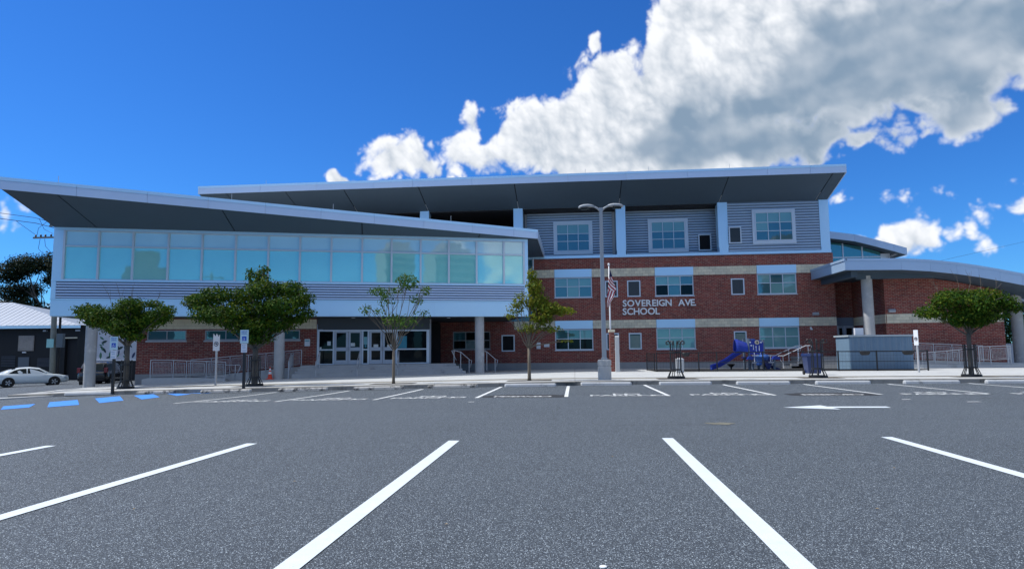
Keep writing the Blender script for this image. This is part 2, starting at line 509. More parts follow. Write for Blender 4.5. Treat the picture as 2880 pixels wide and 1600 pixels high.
def asphalt_mat():
    m = bpy.data.materials.new('asphalt'); m.use_nodes = True
    t = NT(m.node_tree); b = t.n['Principled BSDF']
    pos = t.new('ShaderNodeNewGeometry').outputs['Position']
    vo = t.new('ShaderNodeTexVoronoi'); vo.inputs['Scale'].default_value = 125.0; vo.inputs['Randomness'].default_value = 1.0
    t.l.new(pos, vo.inputs['Vector'])
    sp = t.new('ShaderNodeSeparateColor'); t.l.new(vo.outputs['Color'], sp.inputs[0])
    stones = t.ramp(sp.outputs[0], [(0, (.022, .024, .028)), (.35, (.050, .054, .060)), (.62, (.085, .090, .098)), (.82, (.145, .15, .157)), (.93, (.25, .255, .26)), (1, (.42, .42, .41))])
    gap = t.smooth(vo.outputs['Distance'], .28, .62)
    c = t.mix(gap, stones, (.022, .024, .027))
    fine = t.noise(pos, 260, 2, .6)
    c = t.vmath('SCALE', c, t.math('ADD', .6, t.math('MULTIPLY', fine, .8)))
    patch = t.noise(pos, .22, 6, .6)
    c = t.vmath('SCALE', c, t.math('ADD', .84, t.math('MULTIPLY', patch, .34)))
    c = t.vmath('MULTIPLY', c, (1.52, 1.74, 1.92))
    stain = t.smooth(t.noise(pos, .55, 5, .62), .66, .76)
    c = t.mix(t.math('MULTIPLY', stain, .35), c, (.040, .042, .046))
    wp = t.vmath('ADD', pos, t.vmath('SCALE', t.new_vec_noise(pos, 1.7), .35))
    cr = t.new('ShaderNodeTexVoronoi', feature='DISTANCE_TO_EDGE'); cr.inputs['Scale'].default_value = .16; t.l.new(wp, cr.inputs['Vector'])
    crack = t.math('MULTIPLY', t.math('LESS_THAN', cr.outputs['Distance'], .0016), t.smooth(t.noise(pos, .13, 2), .52, .60))
    c = t.mix(t.math('MULTIPLY', crack, .7), c, (.02, .021, .023))
    drip = t.smooth(t.noise(pos, 1.9, 3, .5), .70, .78)
    c = t.mix(t.math('MULTIPLY', drip, .35), c, (.045, .047, .05))
    t.l.new(c, b.inputs['Base Color'])
    b.inputs['Roughness'].default_value = .78
    b.inputs['Specular IOR Level'].default_value = .42
    bp = t.new('ShaderNodeBump'); bp.inputs['Strength'].default_value = .55; bp.inputs['Distance'].default_value = .006
    t.l.new(t.math('SUBTRACT', 1.0, vo.outputs['Distance']), bp.inputs['Height'])
    t.l.new(bp.outputs[0], b.inputs['Normal'])
    return m

def paint_mat(name, col, wear=.66):
    """road paint worn through to the stones here and there"""
    m = bpy.data.materials.new(name); m.use_nodes = True
    t = NT(m.node_tree); b = t.n['Principled BSDF']
    pos = t.new('ShaderNodeNewGeometry').outputs['Position']
    n = t.noise(pos, 70, 5, .7); n2 = t.noise(pos, 1.1, 3, .6)
    w = t.smooth(t.math('ADD', n, t.math('MULTIPLY', t.math('SUBTRACT', n2, .5), .25)), wear, wear + .06)
    d = t.noise(pos, 6, 5, .6)
    c = t.vmath('SCALE', col, t.math('ADD', .86, t.math('MULTIPLY', d, .26)))
    c = t.mix(w, c, (.09, .095, .10))
    t.l.new(c, b.inputs['Base Color'])
    b.inputs['Roughness'].default_value = .7
    bp = t.new('ShaderNodeBump'); bp.inputs['Strength'].default_value = .3; bp.inputs['Distance'].default_value = .004
    t.l.new(t.noise(pos, 130, 3, .6), bp.inputs['Height'])
    t.l.new(bp.outputs[0], b.inputs['Normal'])
    return m

ASPHALT = asphalt_mat()
WHITE_PAINT = paint_mat('white_paint', (.62, .685, .74))
OLD_PAINT = paint_mat('old_white_paint', (.72, .74, .74), .56)
BLUE_PAINT = paint_mat('blue_paint', (.035, .24, .74), .60)
BLACK_PAINT = paint_mat('black_paint', (.018, .019, .022), .72)
CONCRETE = mat('pale_concrete', (.47, .48, .475), .85, var=.16, vscale=.8, bump=.15, bscale=60, dirt=((.30, .29, .27), .6, .58, .75))
KERBSTONE = mat('kerb_concrete', (.27, .26, .235), .9, var=.25, vscale=1.4, bump=.2, bscale=50, dirt=((.13, .125, .11), 1.6, .5, .7))
STOPPER = mat('wheel_stop_concrete', (.50, .51, .51), .8, var=.2, vscale=2.0, dirt=((.28, .28, .27), 3, .55, .72))
OLD_STOPPER = mat('worn_wheel_stop_concrete', (.50, .48, .44), .85, var=.3, vscale=2.0, dirt=((.06, .06, .06), 3, .46, .62))
PAVERS = mat('worn_pavers', (.25, .225, .18), .9, var=.3, vscale=1.0, dirt=((.14, .13, .10), 1.5, .5, .7))
SOIL = mat('tree_pit_soil', (.055, .045, .036), .95, var=.4, vscale=5, bump=.6, bscale=30)
BRICK = brick_mat('red_brick', MAIN)
BRICK_W = brick_mat('red_brick_wing', WING)
STONE = mat('cream_split_stone', (.74, .67, .50), .9, var=.22, vscale=1.7, bump=.5, bscale=25)
STONE2 = mat('grey_cream_split_stone', (.64, .59, .45), .9, var=.22, vscale=1.7, bump=.5, bscale=25)
PLINTH = mat('concrete_plinth', (.30, .30, .295), .9, var=.18, vscale=1.2, bump=.15)
PANEL = mat('pale_metal_panel', (.57, .82, 1.0), .36, metal=.45, var=.04, vscale=.5)
PANEL2 = mat('pale_metal_panel_b', (.555, .80, .98), .38, metal=.45, var=.05, vscale=.5)
FASCIA = mat('grey_metal_fascia', (.56, .68, .84), .40, metal=.4, var=.05, vscale=.4)
FASCIA2 = mat('grey_metal_fascia_b', (.575, .695, .855), .42, metal=.4, var=.05, vscale=.4)
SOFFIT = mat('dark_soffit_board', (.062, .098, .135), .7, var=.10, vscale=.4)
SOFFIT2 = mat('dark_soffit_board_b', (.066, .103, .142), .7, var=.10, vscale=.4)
FASCIA3 = mat('canopy_fascia', (.36, .50, .68), .45, metal=.3, var=.05, vscale=.4)
FASCIA4 = mat('canopy_fascia_b', (.375, .515, .695), .45, metal=.3, var=.05, vscale=.4)
SIDING = mat('grey_corrugated_siding', (.46, .57, .70), .38, metal=.35, var=.10, vscale=.6)
RIB = mat('white_metal_rib', (.60, .72, .90), .38, metal=.4, var=.04)
ALU = mat('aluminium_frame', (.64, .69, .74), .38, metal=.35, var=.04)
ALU_DIM = mat('grey_aluminium_frame', (.36, .38, .40), .4)
GALV = mat('galvanised_steel', (.46, .47, .49), .42, metal=.35, var=.12, vscale=4)
COLUMN = mat('cast_concrete_column', (.43, .43, .42), .85, var=.20, vscale=2.2, bump=.2, bscale=30, dirt=((.62, .61, .58), 1.8, .56, .72))
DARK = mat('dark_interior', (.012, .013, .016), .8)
DARK2 = mat('black_painted_wall', (.007, .0075, .009), .75, var=.2)
BLACK = mat('black_iron', (.014, .015, .017), .5, var=.2, vscale=6)
RUBBER = mat('black_rubber', (.018, .018, .019), .9, var=.25, vscale=3)
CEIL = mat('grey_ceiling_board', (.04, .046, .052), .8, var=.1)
ROOFTOP = mat('roof_membrane', (.52, .53, .54), .7, var=.1)
LETTER = mat('brushed_steel_letter', (.80, .82, .83), .35, var=.05)
GLASS_UP = glass_mat('spandrel_glass', (.50, .78, .83), .16, (.80, .93, 1.0))
GLASS_LO = glass_mat('teal_glass_blind', (.27, .76, .74), .25, (.62, .90, .95))
GLASS_B = glass_mat('window_glass_blind', (.17, .36, .36), .08, (.75, .93, 1.0))
GLASS_M = glass_mat('window_glass_dim', (.04, .13, .15), .12, (.75, .93, 1.0))
GLASS_D = glass_mat('window_glass_dark', (.004, .007, .009), -.012, (.75, .93, 1.0))
GLASS_G = glass_mat('clerestory_glass', (.03, .17, .17), .20, (.65, .9, .92))
VENT = mat('louvre_grey', (.075, .10, .12), .5, var=.08)
TRUNK = mat('grey_bark', (.10, .09, .075), .95, var=.35, vscale=6, bump=.6, bscale=30)
TWIG = mat('pale_twig', (.16, .13, .095), .9, var=.2)
LEAF = leaf_mat('zelkova_leaf', [(.014, .050, .006), (.028, .082, .007), (.056, .115, .009), (.115, .145, .011)], .26)
LEAF2 = leaf_mat('young_tree_leaf', [(.045, .110, .022), (.070, .155, .026), (.11, .19, .03)])
LEAF3 = leaf_mat('yellowing_leaf', [(.085, .150, .018), (.135, .185, .018), (.180, .200, .018), (.22, .21, .02)], .35)
LEAF4 = leaf_mat('dark_tree_leaf', [(.008, .016, .008), (.013, .026, .011), (.020, .038, .014)], .10)
LEAF5 = leaf_mat('shrub_leaf', [(.020, .060, .016), (.035, .085, .022), (.05, .11, .025)])

# ================================================================== the ground
def sheet(name, xs, ys, zf, m, parent=None, off=0.0, keep=None):
    b = MB()
    nx, ny = len(xs), len(ys)
    b.v = [(x, y, zf(x, y) + off) for y in ys for x in xs]
    for j in range(ny - 1):
        for i in range(nx - 1):
            if keep and not keep((xs[i] + xs[i + 1]) / 2, (ys[j] + ys[j + 1]) / 2): continue
            k = j * nx + i
            b.f.append((k, k + 1, k + nx + 1, k + nx)); b.m.append(0)
    return b.build(name, m, parent, normals=False)
def frange(a, b, s):
    n = int(round((b - a) / s)); return [a + i * s for i in range(n + 1)]

GROUND = mat('dry_ground', (.24, .235, .21), .95, var=.3, vscale=.2)
g = MB(); g.quad((-1500, -1500, -1.9), (1500, -1500, -1.9), (1500, 1500, -1.9), (-1500, 1500, -1.9))
tag(g.build('ground', GROUND, normals=False), kind='structure')
lot = sheet('parking_lot', frange(-130, 70, 1.0), frange(-25, 95, 1.0), asphalt_z, ASPHALT)
tag(lot, kind='structure')

# raised pavement with its slabs
def plaza_left(y): return -21.6 - .55 * max(0, y - 25) if y < 33 else -26.0 - .3 * (y - 33)
ys = [24.6, 26.6, 27.9] + frange(30.9, 51.9, 3.0)
pave = sheet('pavement', frange(-33, 60, 1.5), [23.9] + [24.6, 26.6, 27.9] + frange(29.4, 60.9, 1.5), plaza_z, KERBSTONE, off=-.03,
             keep=lambda x, y: x > plaza_left(y) + .5 and y > kerb_y(x) - .2)
tag(pave, kind='structure')
random.seed(3)
for r in range(len(ys) - 1):
    y0, y1 = ys[r], ys[r + 1]
    if abs(y0 - 26.6) < .1: continue
    w = 3.0
    x = -33.0
    while x < 46:
        x0, x1 = x, x + w
        x = x1
        xl = plaza_left((y0 + y1) / 2)
        if x1 < xl + .4: continue
        x0 = max(x0, xl)
        ya = y0
        b = MB()
        j = .007
        dz = random.uniform(-.003, .003)
        P = [(x0 + j, ya + j), (x1 - j, ya + j), (x1 - j, y1 - j), (x0 + j, y1 - j)]
        if r == 0: P = [(x0 + j, kerb_y(x0) + .17), (x1 - j, kerb_y(x1) + .17), (x1 - j, y1 - j), (x0 + j, y1 - j)]
        top = [(px, py, plaza_z(px, py) + dz) for px, py in P]
        bot = [(px, py, plaza_z(px, py) - .06) for px, py in P]
        b.v = bot + top
        b.f = [(0, 3, 2, 1), (4, 5, 6, 7), (0, 1, 5, 4), (1, 2, 6, 5), (2, 3, 7, 6), (3, 0, 4, 7)]; b.m = [0] * 6
        b.build('slab', CONCRETE, pave, normals=False)
b = MB()
for x0 in frange(-22, 43.5, .5):
    x1 = x0 + .49
    for y0, y1 in ((26.61, 27.03), (27.04, 27.46), (27.47, 27.89)):
        if random.random() < .03: continue
        z = random.uniform(-.004, .004)
        k = len(b.v)
        q = [(x0, y0), (x1, y0), (x1, y1), (x0, y1)]
        b.v += [(px, py, plaza_z(px, py) - .05) for px, py in q] + [(px, py, plaza_z(px, py) - .006 + z) for px, py in q]
        for f in ((4, 5, 6, 7), (0, 1, 5, 4), (1, 2, 6, 5), (2, 3, 7, 6), (3, 0, 4, 7)): b.f.append(tuple(k + i for i in f)); b.m.append(0)
tag(b.build('paver_band', PAVERS, pave, normals=False), kind='stuff')
# kerb stones along the lot
x = -21.9
while x < 45:
    x1 = x + 2.4
    b = MB()
    ya, yb = kerb_y(x), kerb_y(x1)
    pts = []
    for px, py in ((x + .008, ya), (x1 - .008, yb)):
        zt, zb = plaza_z(px, py + .2) + .004, lot_z(px, py) - .08
        pts.append([(px, py, zb), (px, py + .015, zt - .02), (px, py + .035, zt), (px, py + .16, zt), (px, py + .16, zb)])
    b.loft(pts)
    b.build('kerb', KERBSTONE, pave)
    x = x1
# kerbs round the left corner, where the road comes in
path = [(-21.9, 23.8), (-22.3, 25.2), (-23.6, 27.6), (-25.2, 30.3), (-26.2, 33.2), (-27.2, 37.0), (-28.4, 41.0), (-29.8, 46.0)]
for (xa, ya), (xb, yb) in zip(path, path[1:]):
    b = MB(); t = Vector((xb - xa, yb - ya, 0)).normalized(); n = Vector((t.y, -t.x, 0))
    rings = []
    for px, py in ((xa, ya), (xb, yb)):
        zt = plaza_z(px, py) + .004
        rings.append([(px - n.x * 0.0, py, zt - .35), (px, py, zt), (px + n.x * .3, py + n.y * .3, zt), (px + n.x * .3, py + n.y * .3, zt - .35)])
    b.loft(rings); b.build('kerb', CONCRETE, pave)
# low concrete strip between lot and road
strip = MB()
for ya, yb in ((10.0, 12.4), (12.42, 14.8), (14.82, 17.2), (17.22, 19.6), (19.62, 22.0), (22.02, 24.4)):
    b = MB()
    rings = []
    for py in (ya, yb):
        px = -21.2 + .045 * (py - 20); z = asphalt_z(px, py)
        rings.append([(px, py, z - .05), (px, py, z + .05), (px + 1.05, py, asphalt_z(px + 1.05, py) + .05), (px + 1.05, py, z - .05)])
    b.loft(rings); b.build('kerb_strip', CONCRETE, lot)

# ---- paint on the lot
def paint(name, pts, m, off=.006, label=None, parent=lot):
    """a thin painted sheet that follows the asphalt"""
    b = MB()
    b.v = [(x, y, asphalt_z(x, y) + off) for x, y in pts]
    b.f = [tuple(range(len(pts)))]; b.m = [0]
    o = b.build(name, m, parent, normals=False)
    if label: o['label'] = label
    return o
def long_line(x, y0, y1, w=.115, m=WHITE_PAINT, x2=None):
    x2 = x if x2 is None else x2
    b = MB(); n = 12
    for i in range(n + 1):
        y = y0 + (y1 - y0) * i / n; xx = x + (x2 - x) * i / n
        for s in (-.5, .5):
            b.v.append((xx + s * w, y, asphalt_z(xx + s * w, y) + .006))
    for i in range(n): b.f.append((2 * i, 2 * i + 1, 2 * i + 3, 2 * i + 2)); b.m.append(0)
    return b.build('parking_line', m, lot, normals=False)
for x, y1 in ((-9.75, 8.0), (-6.85, 8.15), (-4.24, 8.42), (-1.61, 8.74), (1.21, 9.05), (4.07, 9.22), (6.85, 9.3), (9.6, 9.4)):
    long_line(x, y1 - 5.6, y1, .145)
for x, ya, yb in ((-10.72, 16.9, 23.0), (-8.0, 17.1, 22.9), (-5.36, 17.3, 23.0), (-2.62, 17.5, 23.55), (-.24, 17.72, 23.6), (2.48, 17.96, 24.15), (5.24, 18.05, 24.15), (8.0, 18.25, 24.15), (10.75, 18.4, 24.0), (13.5, 18.5, 24.2), (16.2, 18.5, 24.2), (18.9, 18.5, 24.2)):
    long_line(x, ya, yb, .105, OLD_PAINT)
for q in ([(-15.4, 16.6), (-15.6, 17.9), (-13.9, 15.75), (-13.8, 14.8)], [(-16.1, 19.0), (-16.3, 20.4), (-13.45, 16.9), (-13.4, 15.75)],
          [(-16.35, 21.25), (-16.35, 22.5), (-13.9, 19.3), (-13.55, 17.8)], [(-16.0, 22.75), (-15.75, 23.5), (-14.0, 21.25), (-13.65, 19.8)],
          [(-15.3, 23.6), (-14.9, 23.68), (-13.9, 22.9), (-13.8, 21.9)], [(-14.6, 23.7), (-13.5, 23.7), (-13.35, 23.1)]):
    paint('blue_hatch_mark', q, BLUE_PAINT)
arrow = [(4.22, 14.06), (5.16, 14.62), (5.17, 14.28), (6.34, 14.28), (6.30, 13.98), (5.17, 13.98), (5.18, 13.58)]
paint('arrow_marking', arrow, WHITE_PAINT)
for x, y, w in ((7.6, 16.3, .22), (9.9, 15.3, .5), (-2.6, 15.9, .16), (-10.2, 17.4, .4), (8.6, 15.5, .3)):
    paint('paint_fleck', [(x, y), (x + w, y + .02), (x + w * .9, y + .12), (x + .03, y + .1)], OLD_PAINT)
STAIN = mat('faded_yellow_stain', (.155, .15, .115), .9, var=.3, vscale=8)
paint('paint_fleck', [(2.30 + .22 * cos(a) * (1 + .25 * sin(3 * a)), 10.9 + .16 * sin(a) * (1 + .3 * cos(5 * a))) for a in [i * .35 for i in range(18)]], STAIN, label='faded yellow stain on the asphalt')

# lettering
def glyphs(text, height, bold=.0, depth=0.0):
    """meshes of single letters, their widths, scaled so that capitals are HEIGHT tall"""
    out = []
    dg = None
    for ch in text:
        if ch == ' ': out.append((None, 0)); continue
        cu = bpy.data.curves.new('letter', 'FONT'); cu.body = ch; cu.size = height / .70; cu.offset = bold; cu.extrude = depth
        cu.resolution_u = 4
        o = bpy.data.objects.new('letter', cu); COL.objects.link(o)
        bpy.context.view_layer.update()
        dg = bpy.context.evaluated_depsgraph_get()
        me = bpy.data.meshes.new_from_object(o.evaluated_get(dg))
        bpy.data.objects.remove(o); bpy.data.curves.remove(cu)
        xs = [v.co.x for v in me.vertices]
        x0, x1 = min(xs), max(xs)
        for v in me.vertices: v.co.x -= x0
        out.append((me, x1 - x0))
    return out
def set_text(text, height, width, bold, depth, space=.5):
    gl = glyphs(text, height, bold, depth)
    nsp = sum(1 for q in gl if q[0] is None)
    gaps = len([q for q in gl if q[0]]) - 1 - nsp
    tot = sum(q[1] for q in gl)
    gap = (width - tot - nsp * height * space) / max(1, gaps)
    res, x = [], 0
    for i, (me, w) in enumerate(gl):
        if me is None: x += height * space - gap; continue
        res.append((me, x)); x += w + gap
    return res
def lot_text(text, x0, y0, width, height, m):
    for me, dx in set_text(text, height, width, .012 * height, 0):
        for v in me.vertices:
            X, Y = x0 + dx + v.co.x, y0 + v.co.y
            v.co = (X, Y, asphalt_z(X, Y) + .012)
        me.materials.append(m)
        put('painted_letter', me, lot, (0, 0, 0))
def rounded(x0, x1, y0, y1):
    return [(x0, y0 + .1), (x0 + .2, y0), (x1 - .2, y0), (x1, y0 + .12), (x1, y1 - .3), (x1 - .35, y1), (x0 + .5, y1), (x0, y1 - .4)]
for x0, word in ((-10.3, 'NO'), (-7.6, 'NO'), (-4.9, 'NO'), (-2.2, 'R'), (.5, 'NO'), (3.2, 'NO'), (5.95, 'R'), (8.65, 'NO'), (11.4, 'NO'), (14.1, 'R')):
    yb = 17.75 + .06 * (x0 + 2) if x0 < 3 else 18.1
    if word == 'NO':
        lot_text('PARKING', x0 - .1, yb, 2.05, .42, OLD_PAINT)
        lot_text('NO', x0 + .55, yb + .62, .75, .42, OLD_PAINT)
    else:
        paint('black_paint_patch', rounded(x0 - .30, x0 + 1.95, yb - .2, yb + .95), BLACK_PAINT, .005)
        lot_text('RESERVED', x0 + .02, yb - .1, 1.55, .36, OLD_PAINT)

# ================================================================== wheel stops
def wheel_stop_mesh(L, m):
    b = MB()
    pr = [(-.085, 0), (-.075, .07), (-.045, .115), (.045, .115), (.075, .07), (.085, 0)]
    rings = []
    for x, s in ((0, .55), (.05, 1), (L - .05, 1), (L, .55)):
        rings.append([(x, y * s, z * (.8 if s < 1 else 1)) for y, z in pr])
    b.loft(rings)
    return b
STOPS = [(-19.5, 23.75, 1.95, 0, 'in front of the concrete column at the far left'), (-16.4, 23.5, 1.5, 1, 'beyond the blue hatching'), (-13.75, 23.3, 1.95, 1, 'under the right hand disabled parking sign'),
         (-10.75, 23.25, 1.85, 1, 'beside the full green tree'), (-7.92, 23.2, 1.85, 1, 'in front of the thin sparse tree'),
         (-5.24, 23.3, 1.8, 1, 'below the long entrance steps'), (-2.48, 23.3, 1.82, 0, 'in front of the yellowing tree'), (.2, 24.05, 1.82, 0, 'in front of the double street lamp'),
         (3.0, 24.15, 1.84, 0, 'in front of the tree guard with curled tops'), (5.68, 24.1, 1.84, 0, 'below the blue slide'),
         (8.38, 24.1, 1.84, 0, 'in front of the tree guard by the blue bin'), (11.36, 24.2, 1.84, 0, 'in front of the grey-blue shed'), (14.04, 24.2, 1.84, 0, 'below the right hand green tree')]
for i, (x, y, L, old, where) in enumerate(STOPS):
    o = wheel_stop_mesh(L, None).build('wheel_stop', OLD_STOPPER if old else STOPPER, local=True, bevel=0)
    o.location = (x, y, asphalt_z(x + .9, y) + .002)
    o.rotation_euler = (0, atan2(-(asphalt_z(x + L, y) - asphalt_z(x, y)), L), random.uniform(-.012, .012))
    tag(o, ('weathered concrete wheel stop ' if old else 'pale grey concrete wheel stop ') + where, 'wheel stop', 'wheel stops along the kerb')

# ================================================================== the school
school = thing('school_building', 'red brick and pale metal school with two overhanging slanted roofs', 'school', (0, 48.5, -.3))
def wall_cells(b, fr, u0, u1, z0, z1, d0, d1, holes=()):
    us = sorted({u0, u1} | {q for h in holes for q in (h[0], h[1]) if u0 < q < u1})
    for a, c in zip(us, us[1:]):
        mid = (a + c) / 2
        cut = sorted((max(z0, h[2]), min(z1, h[3])) for h in holes if h[0] < mid < h[1] and h[3] > z0 and h[2] < z1)
        z = z0
        for p, q in cut:
            if p > z: b.box(a, c, d0, d1, z, p, fr)
            z = max(z, q)
        if z < z1: b.box(a, c, d0, d1, z, z1, fr)
MIDX = (0.0, 7.34, 14.58)
WIN_M = [(x - 1.38, x + 1.38, 4.95, 6.43) for x in MIDX]
WIN_L = [(x - 1.39, x + 1.39, 1.10, 2.62) for x in MIDX]
VENTS = [(2.33, 3.26, 4.93, 6.14), (3.94, 4.90, 4.93, 6.13), (11.36, 12.30, 4.94, 6.13),
         (-5.36, -4.38, 1.04, 2.26), (2.33, 3.26, 1.08, 2.30), (3.96, 4.88, 1.10, 2.29), (11.41, 12.30, 1.15, 2.33)]
BACKWIN = (-9.02, -6.2, 1.22, 2.54)
# main brick wall
b = MB()
wall_cells(b, MAIN, -2.9, 18.55, 3.25, 7.85, -.4, 0, WIN_M + VENTS)
wall_cells(b, MAIN, -11.5, 18.55, .18, 3.25, -.4, 0, WIN_L + VENTS + [BACKWIN])
b.build('brick_wall', BRICK, school)
b = MB(); b.box(-11.5, 15.2, -.4, .05, -.6, .18, MAIN); b.build('plinth', PLINTH, school)
# bands of split stone, block by block
blocks = {}
def stone_block(L, fr, key):
    k = (round(L, 2), key)
    if k not in blocks:
        bb = MB(); bb.box(0, L - .012, 0, .045, 0, .194, Frame((0, 0, 0), fr.u, fr.n))
        o = bb.build('stone_block', STONE, local=True, bevel=.012)
        me = o.data; bpy.data.objects.remove(o)
        me2 = me.copy(); me2.materials[0] = STONE2
        blocks[k] = (me, me2)
    return random.choice(blocks[k])
def stone_band(fr, u0, u1, z0, d, skips, key, cap=999):
    made = 0
    org = world_loc(school)
    for c in range(3):
        u = u0 - (.2 if c % 2 else 0)
        while u < u1 - .02:
            a, e = max(u, u0), min(u + .4, u1)
            u += .4
            for s0, s1 in skips:
                if a >= s0 and e <= s1: a = e
                elif a < s0 < e: e = s0
                elif a < s1 < e: a = s1
            if e - a < .04: continue
            me = stone_block(e - a, fr, key)
            put('stone_block', me, school, fr(a, d, z0 + c * .2) - org); made += 1
    return made
sk = [(x - 1.38, x + 1.38) for x in MIDX]
nb = stone_band(MAIN, -2.9, 18.55, 6.44, .003, sk, 'main')
nb += stone_band(MAIN, -4.4, 18.55, 2.65, .003, sk, 'main')
for x in MIDX:
    for z in (6.44, 2.64):
        b = MB(); b.box(x - 1.375, x + 1.375, .003, .06, z, z + .605, MAIN); b.build('spandrel_panel', PANEL, school)

def window(fr, u0, u1, z0, z1, cols, hs, glasses, d=-.10, fw=.07, bar=.05, sill=True, frame=ALU, surround=0.0):
    b = MB()
    b.box(u0, u1, d - .06, d + .05, z0, z0 + fw, fr); b.box(u0, u1, d - .06, d + .05, z1 - fw, z1, fr)
    b.box(u0, u0 + fw, d - .06, d + .05, z0 + fw, z1 - fw, fr); b.box(u1 - fw, u1, d - .06, d + .05, z0 + fw, z1 - fw, fr)
    W = (u1 - u0 - 2 * fw); H = z1 - z0 - 2 * fw
    tot = sum(hs)
    zz = [z0 + fw]
    for h in hs: zz.append(zz[-1] + H * h / tot)
    uu = [u0 + fw + W * i / cols for i in range(cols + 1)]
    for u in uu[1:-1]: b.box(u - bar / 2, u + bar / 2, d - .055, d + .042, z0 + fw, z1 - fw, fr)
    for z in zz[1:-1]:
        for i in range(cols):
            b.box(uu[i] + (bar / 2 if i else 0), uu[i + 1] - (bar / 2 if i < cols - 1 else 0), d - .055, d + .036, z - bar / 2, z + bar / 2, fr)
    if sill: b.box(u0 - .04, u1 + .04, d - .05, .05, z0 - .055, z0 - .003, fr)
    if surround:
        s = surround
        b.box(u0 - s, u1 + s, -.02, d + .02, z1 + .002, z1 + s, fr); b.box(u0 - s, u1 + s, -.02, d + .03, z0 - s * 1.1, z0 - .002, fr)
        b.box(u0 - s, u0 - .002, -.02, d + .02, z0 - .002, z1 + .002, fr); b.box(u1 + .002, u1 + s, -.02, d + .02, z0 - .002, z1 + .002, fr)
    w = b.build('window', frame, school)
    for j in range(len(hs)):
        for i in range(cols):
            a = uu[i] + (bar / 2 if i else 0); c = uu[i + 1] - (bar / 2 if i < cols - 1 else 0)
            p = zz[j] + (bar / 2 if j else 0); q = zz[j + 1] - (bar / 2 if j < len(hs) - 1 else 0)
            gb = MB(); gb.box(a, c, d - .035, d - .015, p, q, fr)
            gl = glasses[(len(hs) - 1 - j) * cols + i]
            o = gb.build('pane', gl, w)
    return w
B_, M_, D_ = GLASS_B, GLASS_M, GLASS_D
def blind(fr, win, u0, u1, z0, z1, d, m):
    b = MB(); b.box(u0, u1, d, d + .004, z0, z1, fr); return b.build('blind', m, win)
window(MAIN, *WIN_M[0], 3, (1, .8), [B_, B_, B_, M_, B_, M_])
window(MAIN, *WIN_M[1], 3, (1, .8), [B_, B_, M_, D_, M_, D_])
window(MAIN, *WIN_M[2], 3, (1, .8), [B_, M_, B_, M_, B_, B_])
window(MAIN, *WIN_L[0], 3, (1, .85), [M_, M_, B_, D_, D_, D_])
window(MAIN, *WIN_L[1], 3, (1, .85), [B_] * 6)
w3 = window(MAIN, *WIN_L[2], 3, (1, .85), [B_] * 6)
window(MAIN, *BACKWIN, 3, (1, 1), [M_, D_, D_, D_, M_, D_], frame=ALU_DIM)
def vent_panel(fr, u0, u1, z0, z1, m, d=-.06, fw=.085, proud=.03):
    b = MB()
    b.box(u0, u1, -.05, proud, z0, z0 + fw, fr); b.box(u0, u1, -.05, proud, z1 - fw, z1, fr)
    b.box(u0, u0 + fw, -.05, proud, z0 + fw, z1 - fw, fr); b.box(u1 - fw, u1, -.05, proud, z0 + fw, z1 - fw, fr)
    v = b.build('wall_vent', ALU, school)
    n = 14
    h = (z1 - z0 - 2 * fw) / n
    lv = MB()
    for i in range(n):
        z = z0 + fw + i * h
        lv.prism([(0, z + .004), (.012, z + .004), (-.03, z + h * .98), (-.042, z + h * .98)], u0 + fw, u1 - fw, Frame(fr.o + fr.n * -.012, fr.n, fr.u))
    lv.box(u0 + fw, u1 - fw, -.075, -.06, z0 + fw, z1 - fw, fr)
    lv.build('louvre', m, v)
    return v
for i, v in enumerate(VENTS): vent_panel(MAIN, *v, GLASS_M if i in (5, 6) else (DARK if i == 3 else VENT))

# name on the wall
org = world_loc(school)
for text, u0, z0, h, w in (('SOVEREIGN', 3.58, 4.23, .46, 3.52), ('AVE.', 7.56, 4.22, .46, 1.27), ('SCHOOL', 3.56, 3.63, .47, 2.67)):
    for me, dx in set_text(text, h, w, .016, .03):
        me.materials.append(LETTER)
        for v in me.vertices: v.co = (v.co.x, -v.co.z, v.co.y)
        o = put('letter', me, school, Vector((u0 + dx, 48.5 - .065, z0)) - org)

# ---- upper storey of the main block
b = MB(); b.box(-11.6, 18.43, -.45, .10, 7.86, 8.06, MAIN); b.build('ledge', PANEL, school)
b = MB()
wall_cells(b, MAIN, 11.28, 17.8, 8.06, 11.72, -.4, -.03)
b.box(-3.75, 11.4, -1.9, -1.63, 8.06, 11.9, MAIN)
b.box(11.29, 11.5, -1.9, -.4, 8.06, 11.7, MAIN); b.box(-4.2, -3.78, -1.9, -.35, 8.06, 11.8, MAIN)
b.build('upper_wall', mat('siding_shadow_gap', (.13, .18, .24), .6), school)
b = MB(); b.box(-24, -3.9, -8.2, -8.0, 6.0, 13.0, MAIN); b.box(-24, -3.9, -8.0, -.1, 6.0, 7.9, MAIN); b.box(-11.6, -3.9, -8, -.4, 7.86, 8.0, MAIN)  # recess and its ceiling coloured near black to stand for deep shade
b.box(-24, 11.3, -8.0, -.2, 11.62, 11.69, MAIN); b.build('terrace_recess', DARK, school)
for x in (-18.3, -11.2, -4.03, 3.6, 10.97):
    b = MB(); b.box(x - .35, x + .35, -.7, .02, 8.4, 11.8, MAIN); b.box(x - .32, x + .32, -.68, .05, 8.06, 8.4, MAIN)
    b.build('pilaster', PANEL, school, bevel=.01)
b = MB(); b.box(17.77, 18.43, -.7, .02, 8.32, 11.72, MAIN); b.box(17.78, 18.42, -.7, .04, 8.06, 8.32, MAIN); b.build('pilaster', PANEL, school)
for u0, u1 in ((-3.65, -3.5), (3.05, 3.25)):
    b = MB(); b.box(u0, u1, -1.66, -1.55, 8.06, 11.6, MAIN); b.build('corner_trim', ALU_DIM, school)
